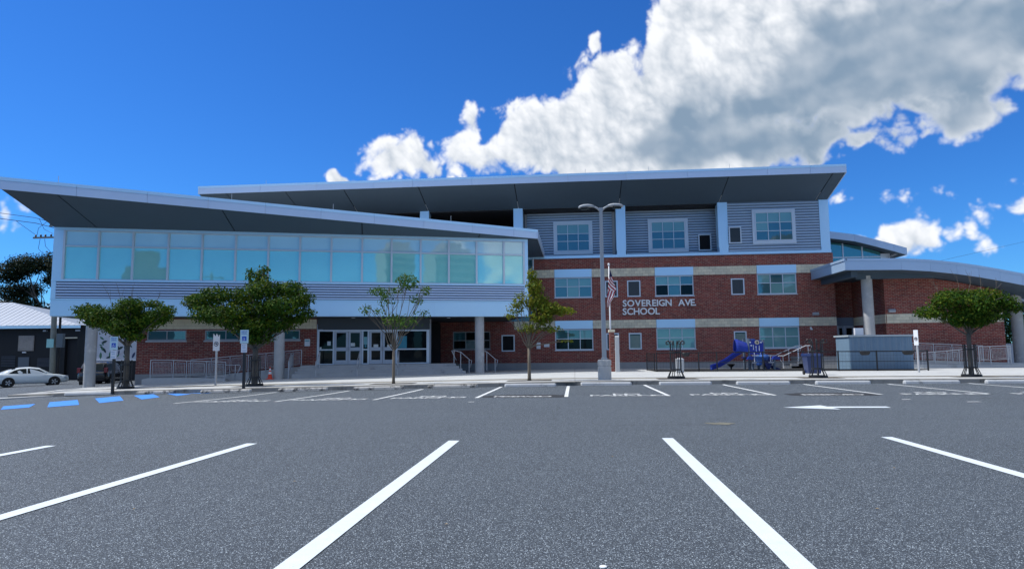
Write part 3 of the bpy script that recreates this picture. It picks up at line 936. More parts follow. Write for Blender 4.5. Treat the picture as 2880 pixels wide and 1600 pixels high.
def siding(fr, u0, u1, z0, z1, d, pitch, m, parent=school, name='siding_board'):
    L = u1 - u0
    bb = MB()
    bb.prism([(-.02, 0), (-.01, 0), (.055, pitch * .16), (.055, pitch * .50), (-.01, pitch * .70), (-.02, pitch * .78)], 0, L, Frame((0, 0, 0), fr.n, fr.u))
    o = bb.build(name, m, local=True); me = o.data; bpy.data.objects.remove(o)
    z = z0
    org = world_loc(parent)
    while z + pitch * .5 < z1:
        put(name, me, parent, fr(u0, d, z) - org); z += pitch
siding(MAIN, 11.33, 17.74, 8.10, 11.68, -.03, .2, SIDING)
siding(MAIN, -3.48, 3.04, 8.10, 11.8, -1.63, .2, SIDING)
siding(MAIN, 4.1, 11.26, 8.10, 11.8, -1.63, .2, SIDING)
window(MAIN, 13.22, 15.87, 8.80, 10.92, 3, (1, .95, 1.05), [B_, B_, B_, B_, M_, M_, M_, M_, M_], d=.08, sill=False, surround=.19)
F2 = Frame((0, 50.13, 0), (1, 0, 0), (0, -1, 0))
window(F2, -1.22, 1.33, 8.62, 10.74, 3, (1.1, .9, 1.1), [B_, B_, B_, M_, M_, M_, M_, M_, M_], d=.10, sill=False, surround=.22)
window(F2, 5.97, 8.52, 8.60, 10.74, 3, (1.1, .9, 1.1), [B_, B_, B_, M_, M_, M_, M_, M_, M_], d=.10, sill=False, surround=.22)
vent_panel(Frame((0, 48.36, 0), (1, 0, 0), (0, -1, 0)), 11.33, 12.22, 8.66, 9.9, VENT, proud=.03)
vent_panel(Frame((0, 49.96, 0), (1, 0, 0), (0, -1, 0)), 9.45, 10.4, 8.42, 9.68, DARK, proud=.03)

# ---- upper roof: soffit boards, fascia and deck
RX0, RX1, RY, RB, RT = -27.4, 18.42, 45.1, 12.82, 13.36
def soffit_pt(x, y): return 11.70 + (RB - 11.70) * (48.6 - y) / (48.6 - RY)
seams = [RX0, -25.3, -20.8, -16.4, -10.9, -4.0, 3.5, 10.75, 17.6, RX1]
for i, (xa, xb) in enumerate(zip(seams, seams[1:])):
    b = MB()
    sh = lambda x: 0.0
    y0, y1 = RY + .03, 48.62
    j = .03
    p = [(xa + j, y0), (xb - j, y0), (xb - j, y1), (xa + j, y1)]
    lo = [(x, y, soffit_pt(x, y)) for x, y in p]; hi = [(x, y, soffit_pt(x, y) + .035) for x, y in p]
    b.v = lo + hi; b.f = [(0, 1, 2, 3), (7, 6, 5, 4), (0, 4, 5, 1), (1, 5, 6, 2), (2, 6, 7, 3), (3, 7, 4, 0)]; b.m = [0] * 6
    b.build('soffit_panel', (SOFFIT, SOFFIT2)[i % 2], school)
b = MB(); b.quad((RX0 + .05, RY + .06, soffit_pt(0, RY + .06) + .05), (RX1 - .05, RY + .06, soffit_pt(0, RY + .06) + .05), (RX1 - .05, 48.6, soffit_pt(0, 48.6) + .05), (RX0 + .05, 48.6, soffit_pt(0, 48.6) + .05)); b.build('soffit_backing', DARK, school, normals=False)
fs = [RX0, -22.6, -18.4, -14.1, -11.3, -7.0, -.23, 3.8, 7.95, 13.3, 16.1, RX1]
for i, (xa, xb) in enumerate(zip(fs, fs[1:])):
    b = MB(); b.box(xa + .006, xb - .006, RY - .04, RY + .03, RB - .03, RT - .15)
    b.build('fascia_panel', (FASCIA, FASCIA2)[i % 2], school)
    b = MB(); b.box(xa + .006, xb - .006, RY - .075, RY + .25, RT - .15, RT)
    b.build('roof_trim', PANEL2, school)
b = MB()
b.box(RX0 + .05, RX1 - .05, RY + .04, 62, RT - .13, RT - .03)
b.prism([(48.62, 11.72), (RY + .05, RB + .09), (RY + .05, RT - .14), (62, RT - .14), (62, 11.72)], RX0 + .04, RX1 - .04, Frame((0, 0, 0), (0, 1, 0), (1, 0, 0)))
b.build('roof', ROOFTOP, school)
b = MB(); b.prism([(48.6, 11.70), (RY - .03, RB - .03), (RY - .03, RT - .02), (62, RT - .02), (62, 11.7)], RX1 - .035, RX1 + .03, Frame((0, 0, 0), (0, 1, 0), (1, 0, 0))); b.build('fascia_panel', FASCIA, school)
b = MB(); b.box(-23.5, 18.40, -13.5, -9, -.5, 11.7, MAIN); b.box(-3.0, 18.40, -9, -2.0, 3, 11.69, MAIN); b.build('rear_block', SIDING, school)
for x in (-22.4, -13, -4.2, 1.0, 5.4, 10.9, 16.2):
    b = MB(); b.tube([(x, RY + .4, RT - .05), (x, RY + .4, RT + .42)], .012, 5); b.build('lightning_rod', GALV, school)

# ---- the glazed wing
S0, S1 = -23.9, 3.0
b = MB(); b.box(S0, S1, -.55, 0, 3.25, 4.18, WING); b.box(S0 + .0, S1, -.55, -.02, 4.18, 5.2, WING); b.box(S0, S1, -.55, -.3, 5.2, 8.14, WING)
b.build('wing_wall', PANEL2, school)
ps = [S0, -20.4, -16.9, -13.4, -9.9, -6.4, -2.9, S1]
for i, (a, c) in enumerate(zip(ps, ps[1:])):
    b = MB(); b.box(a + .006, c - .006, .0, .035, 3.26, 4.14, WING); b.build('metal_panel', (PANEL, PANEL2)[i % 2], school)
b = MB(); b.box(S0 - .02, S1 + .02, 0, .08, 4.145, 4.22, WING); b.build('drip_trim', PANEL, school)
bb = MB(); bb.prism([(0, 0), (.09, .01), (.09, .085), (0, .103)], 0, S1 - S0 - .5, Frame((0, 0, 0), WING.n, WING.u))
o = bb.build('siding_rib', RIB, local=True); me = o.data; bpy.data.objects.remove(o)
RIBBACK = mat('rib_shade_backing', (.10, .13, .18), .6)  # dark colour stands in for the shadow between the ribs
b = MB(); b.box(S0 + .25, S1 - .25, -.02, .012, 4.225, 5.16, WING); b.build('rib_shade_backing', RIBBACK, school)
for i in range(6): put('siding_rib', me, school, WING(S0 + .25, .012, 4.25 + i * .152) - org)
for a, c in ((S0, S0 + .235), (S1 - .235, S1)):
    b = MB(); b.box(a, c, -.01, .07, 4.225, 5.16, WING); b.build('corner_panel', PANEL, school)
b = MB()
b.box(S0, S1, -.05, .10, 5.165, 5.27, WING); b.build('sill', PANEL, school)
b = MB(); b.box(S0, S1, -.05, .09, 8.02, 8.17, WING); b.build('head_trim', PANEL, school)
MU = [-23.35 + 1.775 * i for i in range(15)] + [2.68]
MU = [-23.37, -21.65, -19.90, -18.07, -16.28, -14.47, -12.67, -10.89, -9.09, -7.29, -5.54, -3.78, -2.04, -.30, 1.44, 2.74]
for a, c in ((S0, MU[0] - .06), (MU[-1] + .06, S1)):
    b = MB(); b.box(a, c, -.02, .075, 5.275, 8.015, WING); b.build('corner_panel', PANEL, school)
cw = MB()
for u in MU: cw.box(u - .055, u + .055, -.10, .085, 5.275, 8.015, WING)
for a, c in zip(MU, MU[1:]):
    cw.box(a + .055, c - .055, -.08, .05, 7.10, 7.19, WING)
    cw.box(a + .055, c - .055, -.08, .03, 5.275, 5.315, WING); cw.box(a + .055, c - .055, -.08, .03, 7.965, 8.015, WING)
cwo = cw.build('window_wall', ALU, school)
for a, c in zip(MU, MU[1:]):
    for z0, z1, gm in ((5.315, 7.10, GLASS_LO), (7.19, 7.965, GLASS_UP)):
        b = MB(); t = random.uniform(-.004, .004)
        b.quad(WING(a + .055, -.03 + t, z0), WING(c - .055, -.03 - t, z0), WING(c - .055, -.03 - t, z1), WING(a + .055, -.03 + t, z1))
        b.build('pane', gm, cwo, normals=False)
# wing ends
b = MB(); b.box(S0 - .0, S0 + .3, -11, -.5, 3.25, 8.15, WING); b.box(S1 - .3, S1 - .02, -6.5, -.5, 3.25, 8.15, WING); b.build('end_wall', PANEL2, school)
b = MB(); b.box(-6.2, -2.92, -.5, -.2, 3.2, 8.0, MAIN); b.build('link_glazing', GLASS_M, school)
b = MB(); b.tube([(-2.95, 48.4, 3.3), (-2.95, 48.4, 7.9)], .06, 8); b.build('downpipe', ALU, school)
# wing roof: the eave runs at an angle to the wall, wide at the left, narrow at the right
EL, ER = WING(S0 - .05, 5.62, 0), WING(3.55, .32, 0)
def wing_soffit(s, d): return 8.155 + .146 * d
def eave(t):
    p = EL.lerp(ER, t); d = (p - WING.o).dot(WING.n); s = (p - WING.o).dot(WING.u)
    return s, d
def eave_at(s):
    t = (s - eave(0)[0]) / (eave(1)[0] - eave(0)[0]); return eave(t)[1]
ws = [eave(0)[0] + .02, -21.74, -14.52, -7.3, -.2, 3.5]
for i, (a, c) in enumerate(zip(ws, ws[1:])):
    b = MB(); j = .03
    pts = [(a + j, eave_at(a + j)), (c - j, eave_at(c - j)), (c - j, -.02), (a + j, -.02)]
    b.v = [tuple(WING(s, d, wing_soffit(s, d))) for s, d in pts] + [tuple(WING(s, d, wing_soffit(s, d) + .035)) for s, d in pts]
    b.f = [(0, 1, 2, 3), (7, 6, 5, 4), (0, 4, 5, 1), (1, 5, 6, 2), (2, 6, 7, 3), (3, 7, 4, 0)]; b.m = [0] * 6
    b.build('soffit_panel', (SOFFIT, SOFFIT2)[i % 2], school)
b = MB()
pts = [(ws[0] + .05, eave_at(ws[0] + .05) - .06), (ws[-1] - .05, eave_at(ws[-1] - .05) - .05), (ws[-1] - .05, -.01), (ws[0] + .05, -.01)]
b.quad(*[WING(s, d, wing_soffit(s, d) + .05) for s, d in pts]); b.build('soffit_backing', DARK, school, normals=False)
et = (ER - EL).normalized(); en = Vector((et.y, -et.x, 0)); LEN = (ER - EL).length
cuts = [-.03, 3.1, 6.15, 8.96, 11.77, 14.69, 17.66, 20.6, 23.63, 26.4, LEN + .03]
for i, (a, c) in enumerate(zip(cuts, cuts[1:])):
    b = MB(); b2 = MB()
    for bb, d0, d1, z0, z1 in ((b, -.05, .02, -.02, .40), (b2, -.25, .055, .40, .56)):
        k = len(bb.v)
        for zz in (z0, z1):
            for dd in (d0, d1):
                for q in (a + .006, c - .006):
                    p = EL + et * q + en * dd; t = q / LEN; base = wing_soffit(*eave(t))
                    bb.v.append((p.x, p.y, base + zz))
        for f in ((0, 1, 3, 2), (4, 6, 7, 5), (0, 4, 5, 1), (2, 3, 7, 6), (0, 2, 6, 4), (1, 5, 7, 3)): bb.f.append(f); bb.m.append(0)
    b.build('fascia_panel', (FASCIA, FASCIA2)[i % 2], school); b2.build('roof_trim', PANEL2, school)
b = MB()
ring_lo, ring_hi = [], []
for s, d in (eave(0.001), eave(.999), (5.83, -6.9), (S0 - .05, -11)):
    dz = wing_soffit(s, d) if d > -.1 else 8.0
    p = WING(s, d - .03 if d > 0 else d, 0); ring_lo.append((p.x, p.y, dz + .07)); ring_hi.append((p.x, p.y, dz + .50))
b.loft([ring_lo, ring_hi]); b.build('roof', ROOFTOP, school)
b = MB()
for a0, a1 in (((3.55, .36), (5.83, -6.6)),):
    pts = []
    for s, d in (a0, a1):
        p = WING(s, d, 0); q = WING(s + .06, d, 0); z = wing_soffit(s, d) if d > 0 else 8.0
        pts.append([(p.x, p.y, z - .02), (q.x, q.y, z - .02), (q.x, q.y, z + .53), (p.x, p.y, z + .53)])
    b.loft(pts)
b.build('fascia_panel', FASCIA, school)
b = MB(); 
pts = [(S1 + .0, -.02), (3.55, .3), (5.83, -6.6), (S1 + .0, -7.4)]
b.v = [tuple(WING(s, d, wing_soffit(s, d) if d > -1 else 7.99)) for s, d in pts] + [tuple(WING(s, d, (wing_soffit(s, d) if d > -1 else 7.99) + .05)) for s, d in pts]
b.f = [(0, 1, 2, 3), (7, 6, 5, 4), (0, 4, 5, 1), (1, 5, 6, 2), (2, 6, 7, 3), (3, 7, 4, 0)]; b.m = [0] * 6
b.build('soffit_panel', SOFFIT, school)
for t in (.08, .36, .55, .8):
    p = EL.lerp(ER, t) - en * .4; z = wing_soffit(*eave(t)) + .5
    b = MB(); b.tube([(p.x, p.y, z), (p.x, p.y, z + .48)], .012, 5); b.build('lightning_rod', GALV, school)

# ---- ground floor below the wing
WD = -2.5
DOORS = (-9.95, -3.0, .35, 2.53)
HI = [(-19.75, -17.6, 1.93, 2.53), (-16.55, -14.2, 1.93, 2.53), (-13.4, -11.05, 1.93, 2.53)]
b = MB()
wall_cells(b, WING, -20.3, -10.05, -.05, 3.25, WD - .35, WD, HI); b.build('brick_wall', BRICK_W, school)
b = MB(); b.box(-20.3, -10.05, WD - .35, WD + .04, -1.2, -.05, WING); b.build('plinth', PLINTH, school)
def joined_blocks(fr, u0, u1, z0, d, skips=()):
    bb = MB()
    for c in range(3):
        u = u0 - (.2 if c % 2 else 0)
        while u < u1:
            a, e = max(u, u0), min(u + .4, u1); u += .4
            if e - a > .05: bb.box(a, e - .012, d, d + .04 + random.uniform(0, .008), z0 + c * .2, z0 + c * .2 + .19, fr)
    o = bb.build('stone_block', STONE, school); o['kind'] = 'stuff'
joined_blocks(WING, -20.3, -10.05, 2.60, WD + .003)
for h in HI:
    window(WING, *h, 2, (1,), [GLASS_M, GLASS_M], d=WD - .06, fw=.06, sill=False, frame=ALU_DIM)
    b = MB(); b.box(h[0] - .05, h[1] + .05, WD - .1, WD + .10, h[2] - .1, h[2] - .005, WING); b.build('sill', CONCRETE, school)
b = MB()
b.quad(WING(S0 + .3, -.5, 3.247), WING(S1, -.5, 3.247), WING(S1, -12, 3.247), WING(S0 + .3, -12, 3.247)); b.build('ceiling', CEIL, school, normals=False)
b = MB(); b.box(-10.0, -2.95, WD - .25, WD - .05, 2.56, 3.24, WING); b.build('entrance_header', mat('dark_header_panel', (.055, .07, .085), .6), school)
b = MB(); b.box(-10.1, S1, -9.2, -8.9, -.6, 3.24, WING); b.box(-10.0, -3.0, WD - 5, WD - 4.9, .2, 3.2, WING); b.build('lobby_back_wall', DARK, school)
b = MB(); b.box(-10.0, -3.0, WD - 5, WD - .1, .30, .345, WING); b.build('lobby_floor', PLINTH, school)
for s, d in ((-7.8, -1.4), (-1.9, -1.4), (-12.5, -1.4), (-.1, -1.0)):
    p = WING(s, d, 0); b = MB(); b.lathe([(.11, 3.215), (.12, 3.245)], p.x, p.y, 12); b.build('ceiling_lamp', ALU, school)
# entrance glazing
sf = MB()
for a, c in ((-9.97, -9.88), (-9.06, -8.98), (-7.27, -7.19), (-6.93, -6.82), (-5.16, -5.05), (-3.2, -3.02)): sf.box(a, c, WD - .12, WD + .02, .35, 2.53, WING)
for a, c in ((-9.88, -9.06), (-8.98, -7.27), (-7.19, -6.93), (-6.82, -5.16), (-5.05, -3.2)): sf.box(a, c, WD - .12, WD + .015, 2.43, 2.53, WING)
for a, c in ((-9.88, -9.06), (-7.19, -6.93), (-5.05, -3.2)):
    sf.box(a, c, WD - .10, WD + .012, 1.24, 1.32, WING); sf.box(a, c, WD - .10, WD + .012, .35, .42, WING)
sfo = sf.build('entrance_frame', ALU, school)
for a, c in ((-9.88, -9.06), (-7.19, -6.93), (-5.05, -3.2)):
    for z0, z1 in ((.42, 1.24), (1.32, 2.43)):
        b = MB(); b.box(a, c, WD - .07, WD - .05, z0, z1, WING); b.build('pane', GLASS_D, sfo)
DOORM = mat('pale_blue_door', (.50, .545, .60), .42, var=.04)
for a, c, side in ((-8.97, -8.13, 1), (-8.11, -7.28, -1), (-6.81, -6.0, 1), (-5.98, -5.17, -1)):
    b = MB()
    st = .13
    b.box(a, a + st, WD - .08, WD - .02, .36, 2.42, WING); b.box(c - st, c, WD - .08, WD - .02, .36, 2.42, WING)
    for z0, z1 in ((.36, .62), (1.20, 1.42), (2.34, 2.42)): b.box(a + st, c - st, WD - .08, WD - .022, z0, z1, WING)
    d = b.build('door', DOORM, school)
    for z0, z1 in ((.62, 1.20), (1.42, 2.34)):
        b = MB(); b.box(a + st, c - st, WD - .06, WD - .045, z0, z1, WING); b.build('pane', GLASS_D, d)
    h = c - .065 if side > 0 else a + .065
    b = MB(); b.tube([WING(h, WD - .02, 1.22), WING(h, WD + .05, 1.24), WING(h, WD + .05, 1.42), WING(h, WD - .02, 1.44)], .015, 6); b.build('handle', GALV, d)
PAPER = mat('white_paper', (.72, .73, .70), .8)
CYAN = mat('teal_poster', (.06, .30, .38), .6, var=.25, vscale=6)
AQUA = mat('aqua_notice', (.25, .50, .50), .7, var=.15, vscale=9)
for a, c, z0, z1, m in ((-9.40, -9.19, 1.55, 1.81, PAPER), (-7.97, -7.71, 1.49, 1.70, PAPER), (-6.55, -6.26, 1.40, 1.60, PAPER), (-5.70, -5.42, 1.39, 1.59, PAPER),
                        (-5.03, -4.46, 1.34, 2.12, CYAN), (-7.17, -6.94, 1.60, 2.08, AQUA), (-7.10, -7.0, 1.42, 1.58, CYAN), (-9.86, -9.74, 1.33, 1.45, PAPER)):
    b = MB(); b.box(a, c, WD - .044, WD - .036, z0, z1, WING); b.build('poster', m, school)
# glazed return beside the doors, dark vestibule behind
b = MB()
for d in (-2.6, -3.5, -4.5, -5.6, -6.8, -7.9): b.box(-3.02, -2.9, d - .05, d + .05, .2, 3.2, WING)
b.build('vestibule_mullion', ALU_DIM, school)
b = MB(); b.box(-3.10, -3.04, -8.6, -2.6, .2, 3.2, WING); b.build('vestibule_glass', GLASS_D, school)
SIGNW = mat('white_sign_face', (.74, .76, .78), .55)
b = MB(); b.box(-10.76, -10.44, WD, WD + .03, 1.52, 1.96, WING); b.build('plaque', SIGNW, school)
b = MB(); b.box(-10.73, -10.47, WD + .03, WD + .036, 1.80, 1.90, WING); b.build('plaque', AQUA, school)
b = MB(); b.box(-2.77, -2.47, .0, .10, 1.2, 1.68, MAIN); b.build('intercom_box', SIGNW, school, bevel=.015)
b = MB(); b.box(-2.22, -1.82, .0, .03, 1.34, 1.56, MAIN); b.build('plaque', SIGNW, school)
# columns carrying the wing
for s, z0 in ((-22.0, -.68), (-12.0, -.40), (-.04, -.27)):
    p = WING(s, -.55, 0); b = MB()
    b.lathe([(.29, z0 - .3), (.29, z0 + 1.2), (.29, 3.25)], p.x, p.y, 28); b.build('column', COLUMN, school, smooth=False)

# ---- right end: recessed side entrance, brick hall, canopy and raised curved roof
b = MB(); b.box(18.2, 18.56, -1.6, -.4, -.3, 7.85, MAIN); b.build('brick_wall', brick_mat('red_brick_return', Frame((0, 0, 0), (0, 1, 0), (1, 0, 0))), school)
b = MB(); wall_cells(b, Frame((0, 50.1, 0), (1, 0, 0), (0, -1, 0)), 18.5, 20.4, .4, 5.85, -.3, 0, [(19.15, 20.75, .5, 3.26)]); b.build('brick_wall', BRICK, school)
DF = Frame((0, 50.1, 0), (1, 0, 0), (0, -1, 0))
HEADER = mat('blue_grey_header', (.20, .25, .33), .5)
b = MB(); b.box(19.1, 20.4, -.12, .02, 2.66, 3.26, DF); b.build('door_header', HEADER, school)
b = MB()
for a, c in ((19.1, 19.22), (19.62, 19.72), (20.3, 20.4)): b.box(a, c, -.12, .02, .5, 2.66, DF)
b.build('side_door_frame', ALU, school)
for a, c in ((19.22, 19.62), (19.72, 20.3)):
    b = MB(); st = .09
    b.box(a, a + st, -.08, -.02, .5, 2.62, DF); b.box(c - st, c, -.08, -.02, .5, 2.62, DF)
    for z0, z1 in ((.5, .72), (1.32, 1.5), (2.5, 2.62)): b.box(a + st, c - st, -.08, -.022, z0, z1, DF)
    d = b.build('door', DOORM, school)
    for z0, z1 in ((.72, 1.32), (1.5, 2.5)):
        b = MB(); b.box(a + st, c - st, -.06, -.045, z0, z1, DF); b.build('pane', GLASS_D, d)
HALL = Frame((0, 45.1, 0), (1, 0, 0), (0, -1, 0))
b = MB(); b.prism([(20.35, -.4), (27.6, -.4), (27.6, 4.68), (26, 5.02), (24.8, 5.28), (23.55, 5.5), (22, 5.7), (20.35, 5.83)], -.4, 0, HALL); b.build('brick_wall', BRICK, school)
RET = Frame((20.35, 0, 0), (0, 1, 0), (-1, 0, 0))
b = MB(); b.box(45.52, 50.2, -.3, .0, -.4, 5.8, RET); b.build('brick_wall', brick_mat('red_brick_side', Frame((0, 0, 0), (0, 1, 0), (1, 0, 0))), school)
nb += stone_band(HALL, 20.4, 27.55, 2.65, .003, [], 'main', 300)
joined_blocks(RET, 45.06, 50.0, 2.65, .003)
LAMP = mat('grey_lamp_housing', (.42, .44, .47), .4)
for fr, u, z in ((MAIN, 17.12, 3.48), (HALL, 20.72, 3.45), (HALL, 22.9, 3.55)):
    b = MB(); b.prism([(0, z - .1), (.16, z - .1), (.22, z), (.12, z + .12), (0, z + .12)], u - .2, u + .2, Frame(fr.o, fr.n, fr.u)); b.build('wall_lamp', LAMP, school)
b = MB(); b.tube([MAIN(16.75, .02, 2.42), MAIN(16.75, .22, 2.40)], .06, 8); b.box(16.70, 16.80, 0, .06, 2.36, 2.56, MAIN); b.build('security_camera', SIGNW, school)
# canopy
CY0, CY1 = 42.5, 48.9
prof = [(17.0, 6.63), (20.3, 6.58), (22.0, 6.45), (23.55, 6.25), (24.8, 6.03), (26.0, 5.78), (27.25, 5.50), (28.6, 5.15), (30.2, 4.68), (32.0, 4.1)]
fh = .72
for i, ((xa, za), (xb, zb)) in enumerate(zip(prof, prof[1:])):
    b = MB()
    for y0, y1, t0, t1 in ((CY0, CY0 + .06, -fh, -.14),):
        k = len(b.v)
        for x, z in ((xa + .004, za), (xb - .004, zb)):
            for y in (y0, y1):
                for t in (t0, t1): b.v.append((x, y, z + t))
        for f in ((0, 1, 3, 2), (4, 6, 7, 5), (0, 4, 5, 1), (2, 3, 7, 6), (0, 2, 6, 4), (1, 5, 7, 3)): b.f.append(tuple(k + q for q in f)); b.m.append(0)
    b.build('fascia_panel', (FASCIA3, FASCIA4)[i % 2], school)
    b = MB(); b.loft([[(x, CY0 - .04, z - .14), (x, CY0 + .3, z - .14), (x, CY0 + .3, z), (x, CY0 - .04, z)] for x, z in ((xa, za), (xb, zb))]); b.build('roof_trim', FASCIA4, school)
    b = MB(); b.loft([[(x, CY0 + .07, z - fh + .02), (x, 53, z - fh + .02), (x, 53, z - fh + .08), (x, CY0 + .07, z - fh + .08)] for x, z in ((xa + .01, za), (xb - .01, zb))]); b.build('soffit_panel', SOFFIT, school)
b = MB(); b.loft([[(x, CY0 + .1, z - .2), (x, 53, z - .2), (x, 53, z - .05), (x, CY0 + .1, z - .05)] for x, z in prof]); b.build('canopy_roof', ROOFTOP, school)
b = MB(); b.box(16.95, 17.0, CY0, 48.45, 6.63 - fh, 6.49, WORLD); b.build('fascia_panel', FASCIA3, school)
b = MB(); b.box(16.9, 17.05, CY0 - .04, 48.45, 6.492, 6.635, WORLD); b.build('roof_trim', FASCIA4, school)
b = MB(); b.box(17.6, 18.0, CY0 + .8, 48.4, 5.55, 5.92); b.box(18.3, 27, 44.3, 44.55, 5.5, 5.95); b.build('canopy_beam', SOFFIT2, school)
for x, y, zt, zb in ((19.07, 44.6, 5.72, -.4), (28.95, 46.0, 4.40, -.5)):
    b = MB(); b.lathe([(.33, zb), (.33, zt)], x, y, 28); b.build('column', COLUMN, school)
    b = MB(); b.box(x - .12, x + .12, y - .2, y + .2, zt, zt + .3); b.build('column_bracket', FASCIA, school)
b = MB(); b.box(26.5, 33, 46.2, 46.5, 4.0, 4.45); b.build('canopy_beam', FASCIA, school)
# raised roof of the hall behind
pr2 = [(18.6, 10.42), (20.55, 10.32), (22.4, 10.04), (24.0, 9.58), (25.3, 9.18), (26.3, 8.85)]
for i, ((xa, za), (xb, zb)) in enumerate(zip(pr2, pr2[1:])):
    b = MB(); b.loft([[(x, 54, z - .56), (x, 54.1, z - .56), (x, 54.1, z), (x, 54, z)] for x, z in ((xa + .004, za), (xb - .004, zb))]); b.build('fascia_panel', (FASCIA3, FASCIA4)[i % 2], school)
    b = MB(); b.loft([[(x, 54.1, z - .54), (x, 66, z - .54), (x, 66, z - .48), (x, 54.1, z - .48)] for x, z in ((xa, za), (xb, zb))]); b.build('soffit_panel', SOFFIT, school)
b = MB(); b.loft([[(x, 54.12, z - .2), (x, 66, z - .2), (x, 66, z - .02), (x, 54.12, z - .02)] for x, z in pr2]); b.build('hall_roof', ROOFTOP, school)
CL = Frame((0, 55.2, 0), (1, 0, 0), (0, -1, 0))
b = MB()
for u, zt in ((21.9, 9.5), (23.4, 9.2)): b.box(u - .05, u + .05, -.05, .06, 7.0, zt, CL)
b.box(18.6, 24.8, -.05, .05, 8.3, 8.4, CL); b.box(24.8, 25.5, -.3, .05, 6.5, 8.6, CL)
b.build('clerestory_frame', ALU, school)
tops = [(18.6, 9.9), (21.85, 9.5)], [(21.95, 9.48), (23.35, 9.2)], [(23.45, 9.18), (24.8, 8.7)]
for (a, za), (c, zc) in tops:
    for z0, z1a, z1c in ((6.6, 8.3, 8.3), (8.4, za, zc)):
        b = MB(); b.prism([(a, z0), (c, z0), (c, z1c), (a, z1a)], -.02, 0, CL); b.build('pane', GLASS_G, school)
b = MB(); b.box(18.5, 25.4, -9, -.1, -.4, 8.4, CL); b.build('rear_block', SIDING, school)
b = MB(); b.tube([(25.3, 55, 8.3), (25.9, 54.4, 8.6)], .03, 6); b.tube([(25.1, 55, 8.1), (25.95, 54.4, 8.55)], .02, 6); b.build('roof_strut', GALV, school)

# ================================================================== steps, ramp and rails of the entrance
steps = thing('entrance_steps', 'long flight of pale concrete steps up to the main doors', 'steps', tuple(WING(-6, -1, -.3)))
STEPC = mat('step_concrete', (.36, .375, .385), .85, var=.16, vscale=1.5, bump=.15, dirt=((.24, .25, .26), 1.8, .58, .7))
for i in range(4):
    z1 = -.11 + .15 * i + .01
    b = MB(); b.box(-11.2 + .12 * i, -1.0 - .16 * i, -2.5, -.33 * i, -.6, z1, WING); o = b.build('step', STEPC, steps)
b = MB(); b.box(-10.7, -1.5, -2.52, -1.32, -.5, .346, WING); b.build('landing', STEPC, steps)

def rail(b, pts, r=.024, fr=WING):
    b.tube([fr(*p) for p in pts], r, 7)
def handrail(label, s, group='handrails on the entrance steps'):
    t = thing('handrail', label, 'handrail', tuple(WING(s, -.3, -.25)), group=group)
    b = MB(); rail(b, [(s, .25, .15), (s, .3, .42), (s, .22, .55), (s + .12, -.9, 1.13), (s + .12, -1.15, 1.15), (s + .12, -1.2, .95)]); b.build('rail', GALV, t, smooth=True)
    for d, z0, z1 in ((.15, -.28, .58), (-.95, .2, 1.13)):
        b = MB(); rail(b, [(s + (.12 if d < 0 else 0), d, z0), (s + (.12 if d < 0 else 0), d, z1)], .028); b.build('post', GALV, t)
handrail('grey steel handrail at the left of the entrance doors', -9.85)
handrail('grey steel handrail in front of the left pair of doors', -7.5)
handrail('grey steel handrail half hidden behind the thin sparse tree', -5.15)
for s0, lab in ((-1.75, 'steel stair rail just left of the right concrete column'), (-.1, 'steel stair rail behind and right of the right concrete column')):
    t = thing('handrail', lab, 'handrail', tuple(WING(s0, -.6, -.25)), group='handrails on the entrance steps')
    b = MB(); rail(b, [(s0 + .25, -.6, .55), (s0 - .05, -.6, 1.16), (s0 + .12, -.6, 1.16), (s0 + .52, -.6, 1.06), (s0 + 1.1, -.6, .56), (s0 + 1.22, -.6, .54), (s0 + 1.12, -.6, .1)]); b.build('rail', GALV, t, smooth=True)
    for q, z0, z1 in ((.1, .3, 1.15), (.52, -.1, 1.06), (1.05, -.3, .58)):
        b = MB(); rail(b, [(s0 + q, -.6, z0), (s0 + q, -.6, z1)], .026); b.build('post', GALV, t)

def wire_mesh(fr, u0, u1, z0, z1, d, b, step=.07, slope=0.0, r=.0035):
    n = max(1, int((u1 - u0) / step))
    for i in range(1, n):
        u = u0 + (u1 - u0) * i / n; s = slope * (u - u0)
        b.box(u - r, u + r, d - r, d + r, z0 + s, z1 + s, fr)
    m = max(1, int((z1 - z0) / step))
    for i in range(1, m):
        z = z0 + (z1 - z0) * i / m
        k = len(b.v)
        for zz in (z - r, z + r):
            for dd in (d - r, d + r):
                for u in (u0, u1): b.v.append(tuple(fr(u, dd, zz + slope * (u - u0))))
        for q in ((0, 1, 3, 2), (4, 6, 7, 5), (0, 4, 5, 1), (2, 3, 7, 6), (0, 2, 6, 4), (1, 5, 7, 3)): b.f.append(tuple(k + i for i in q)); b.m.append(0)

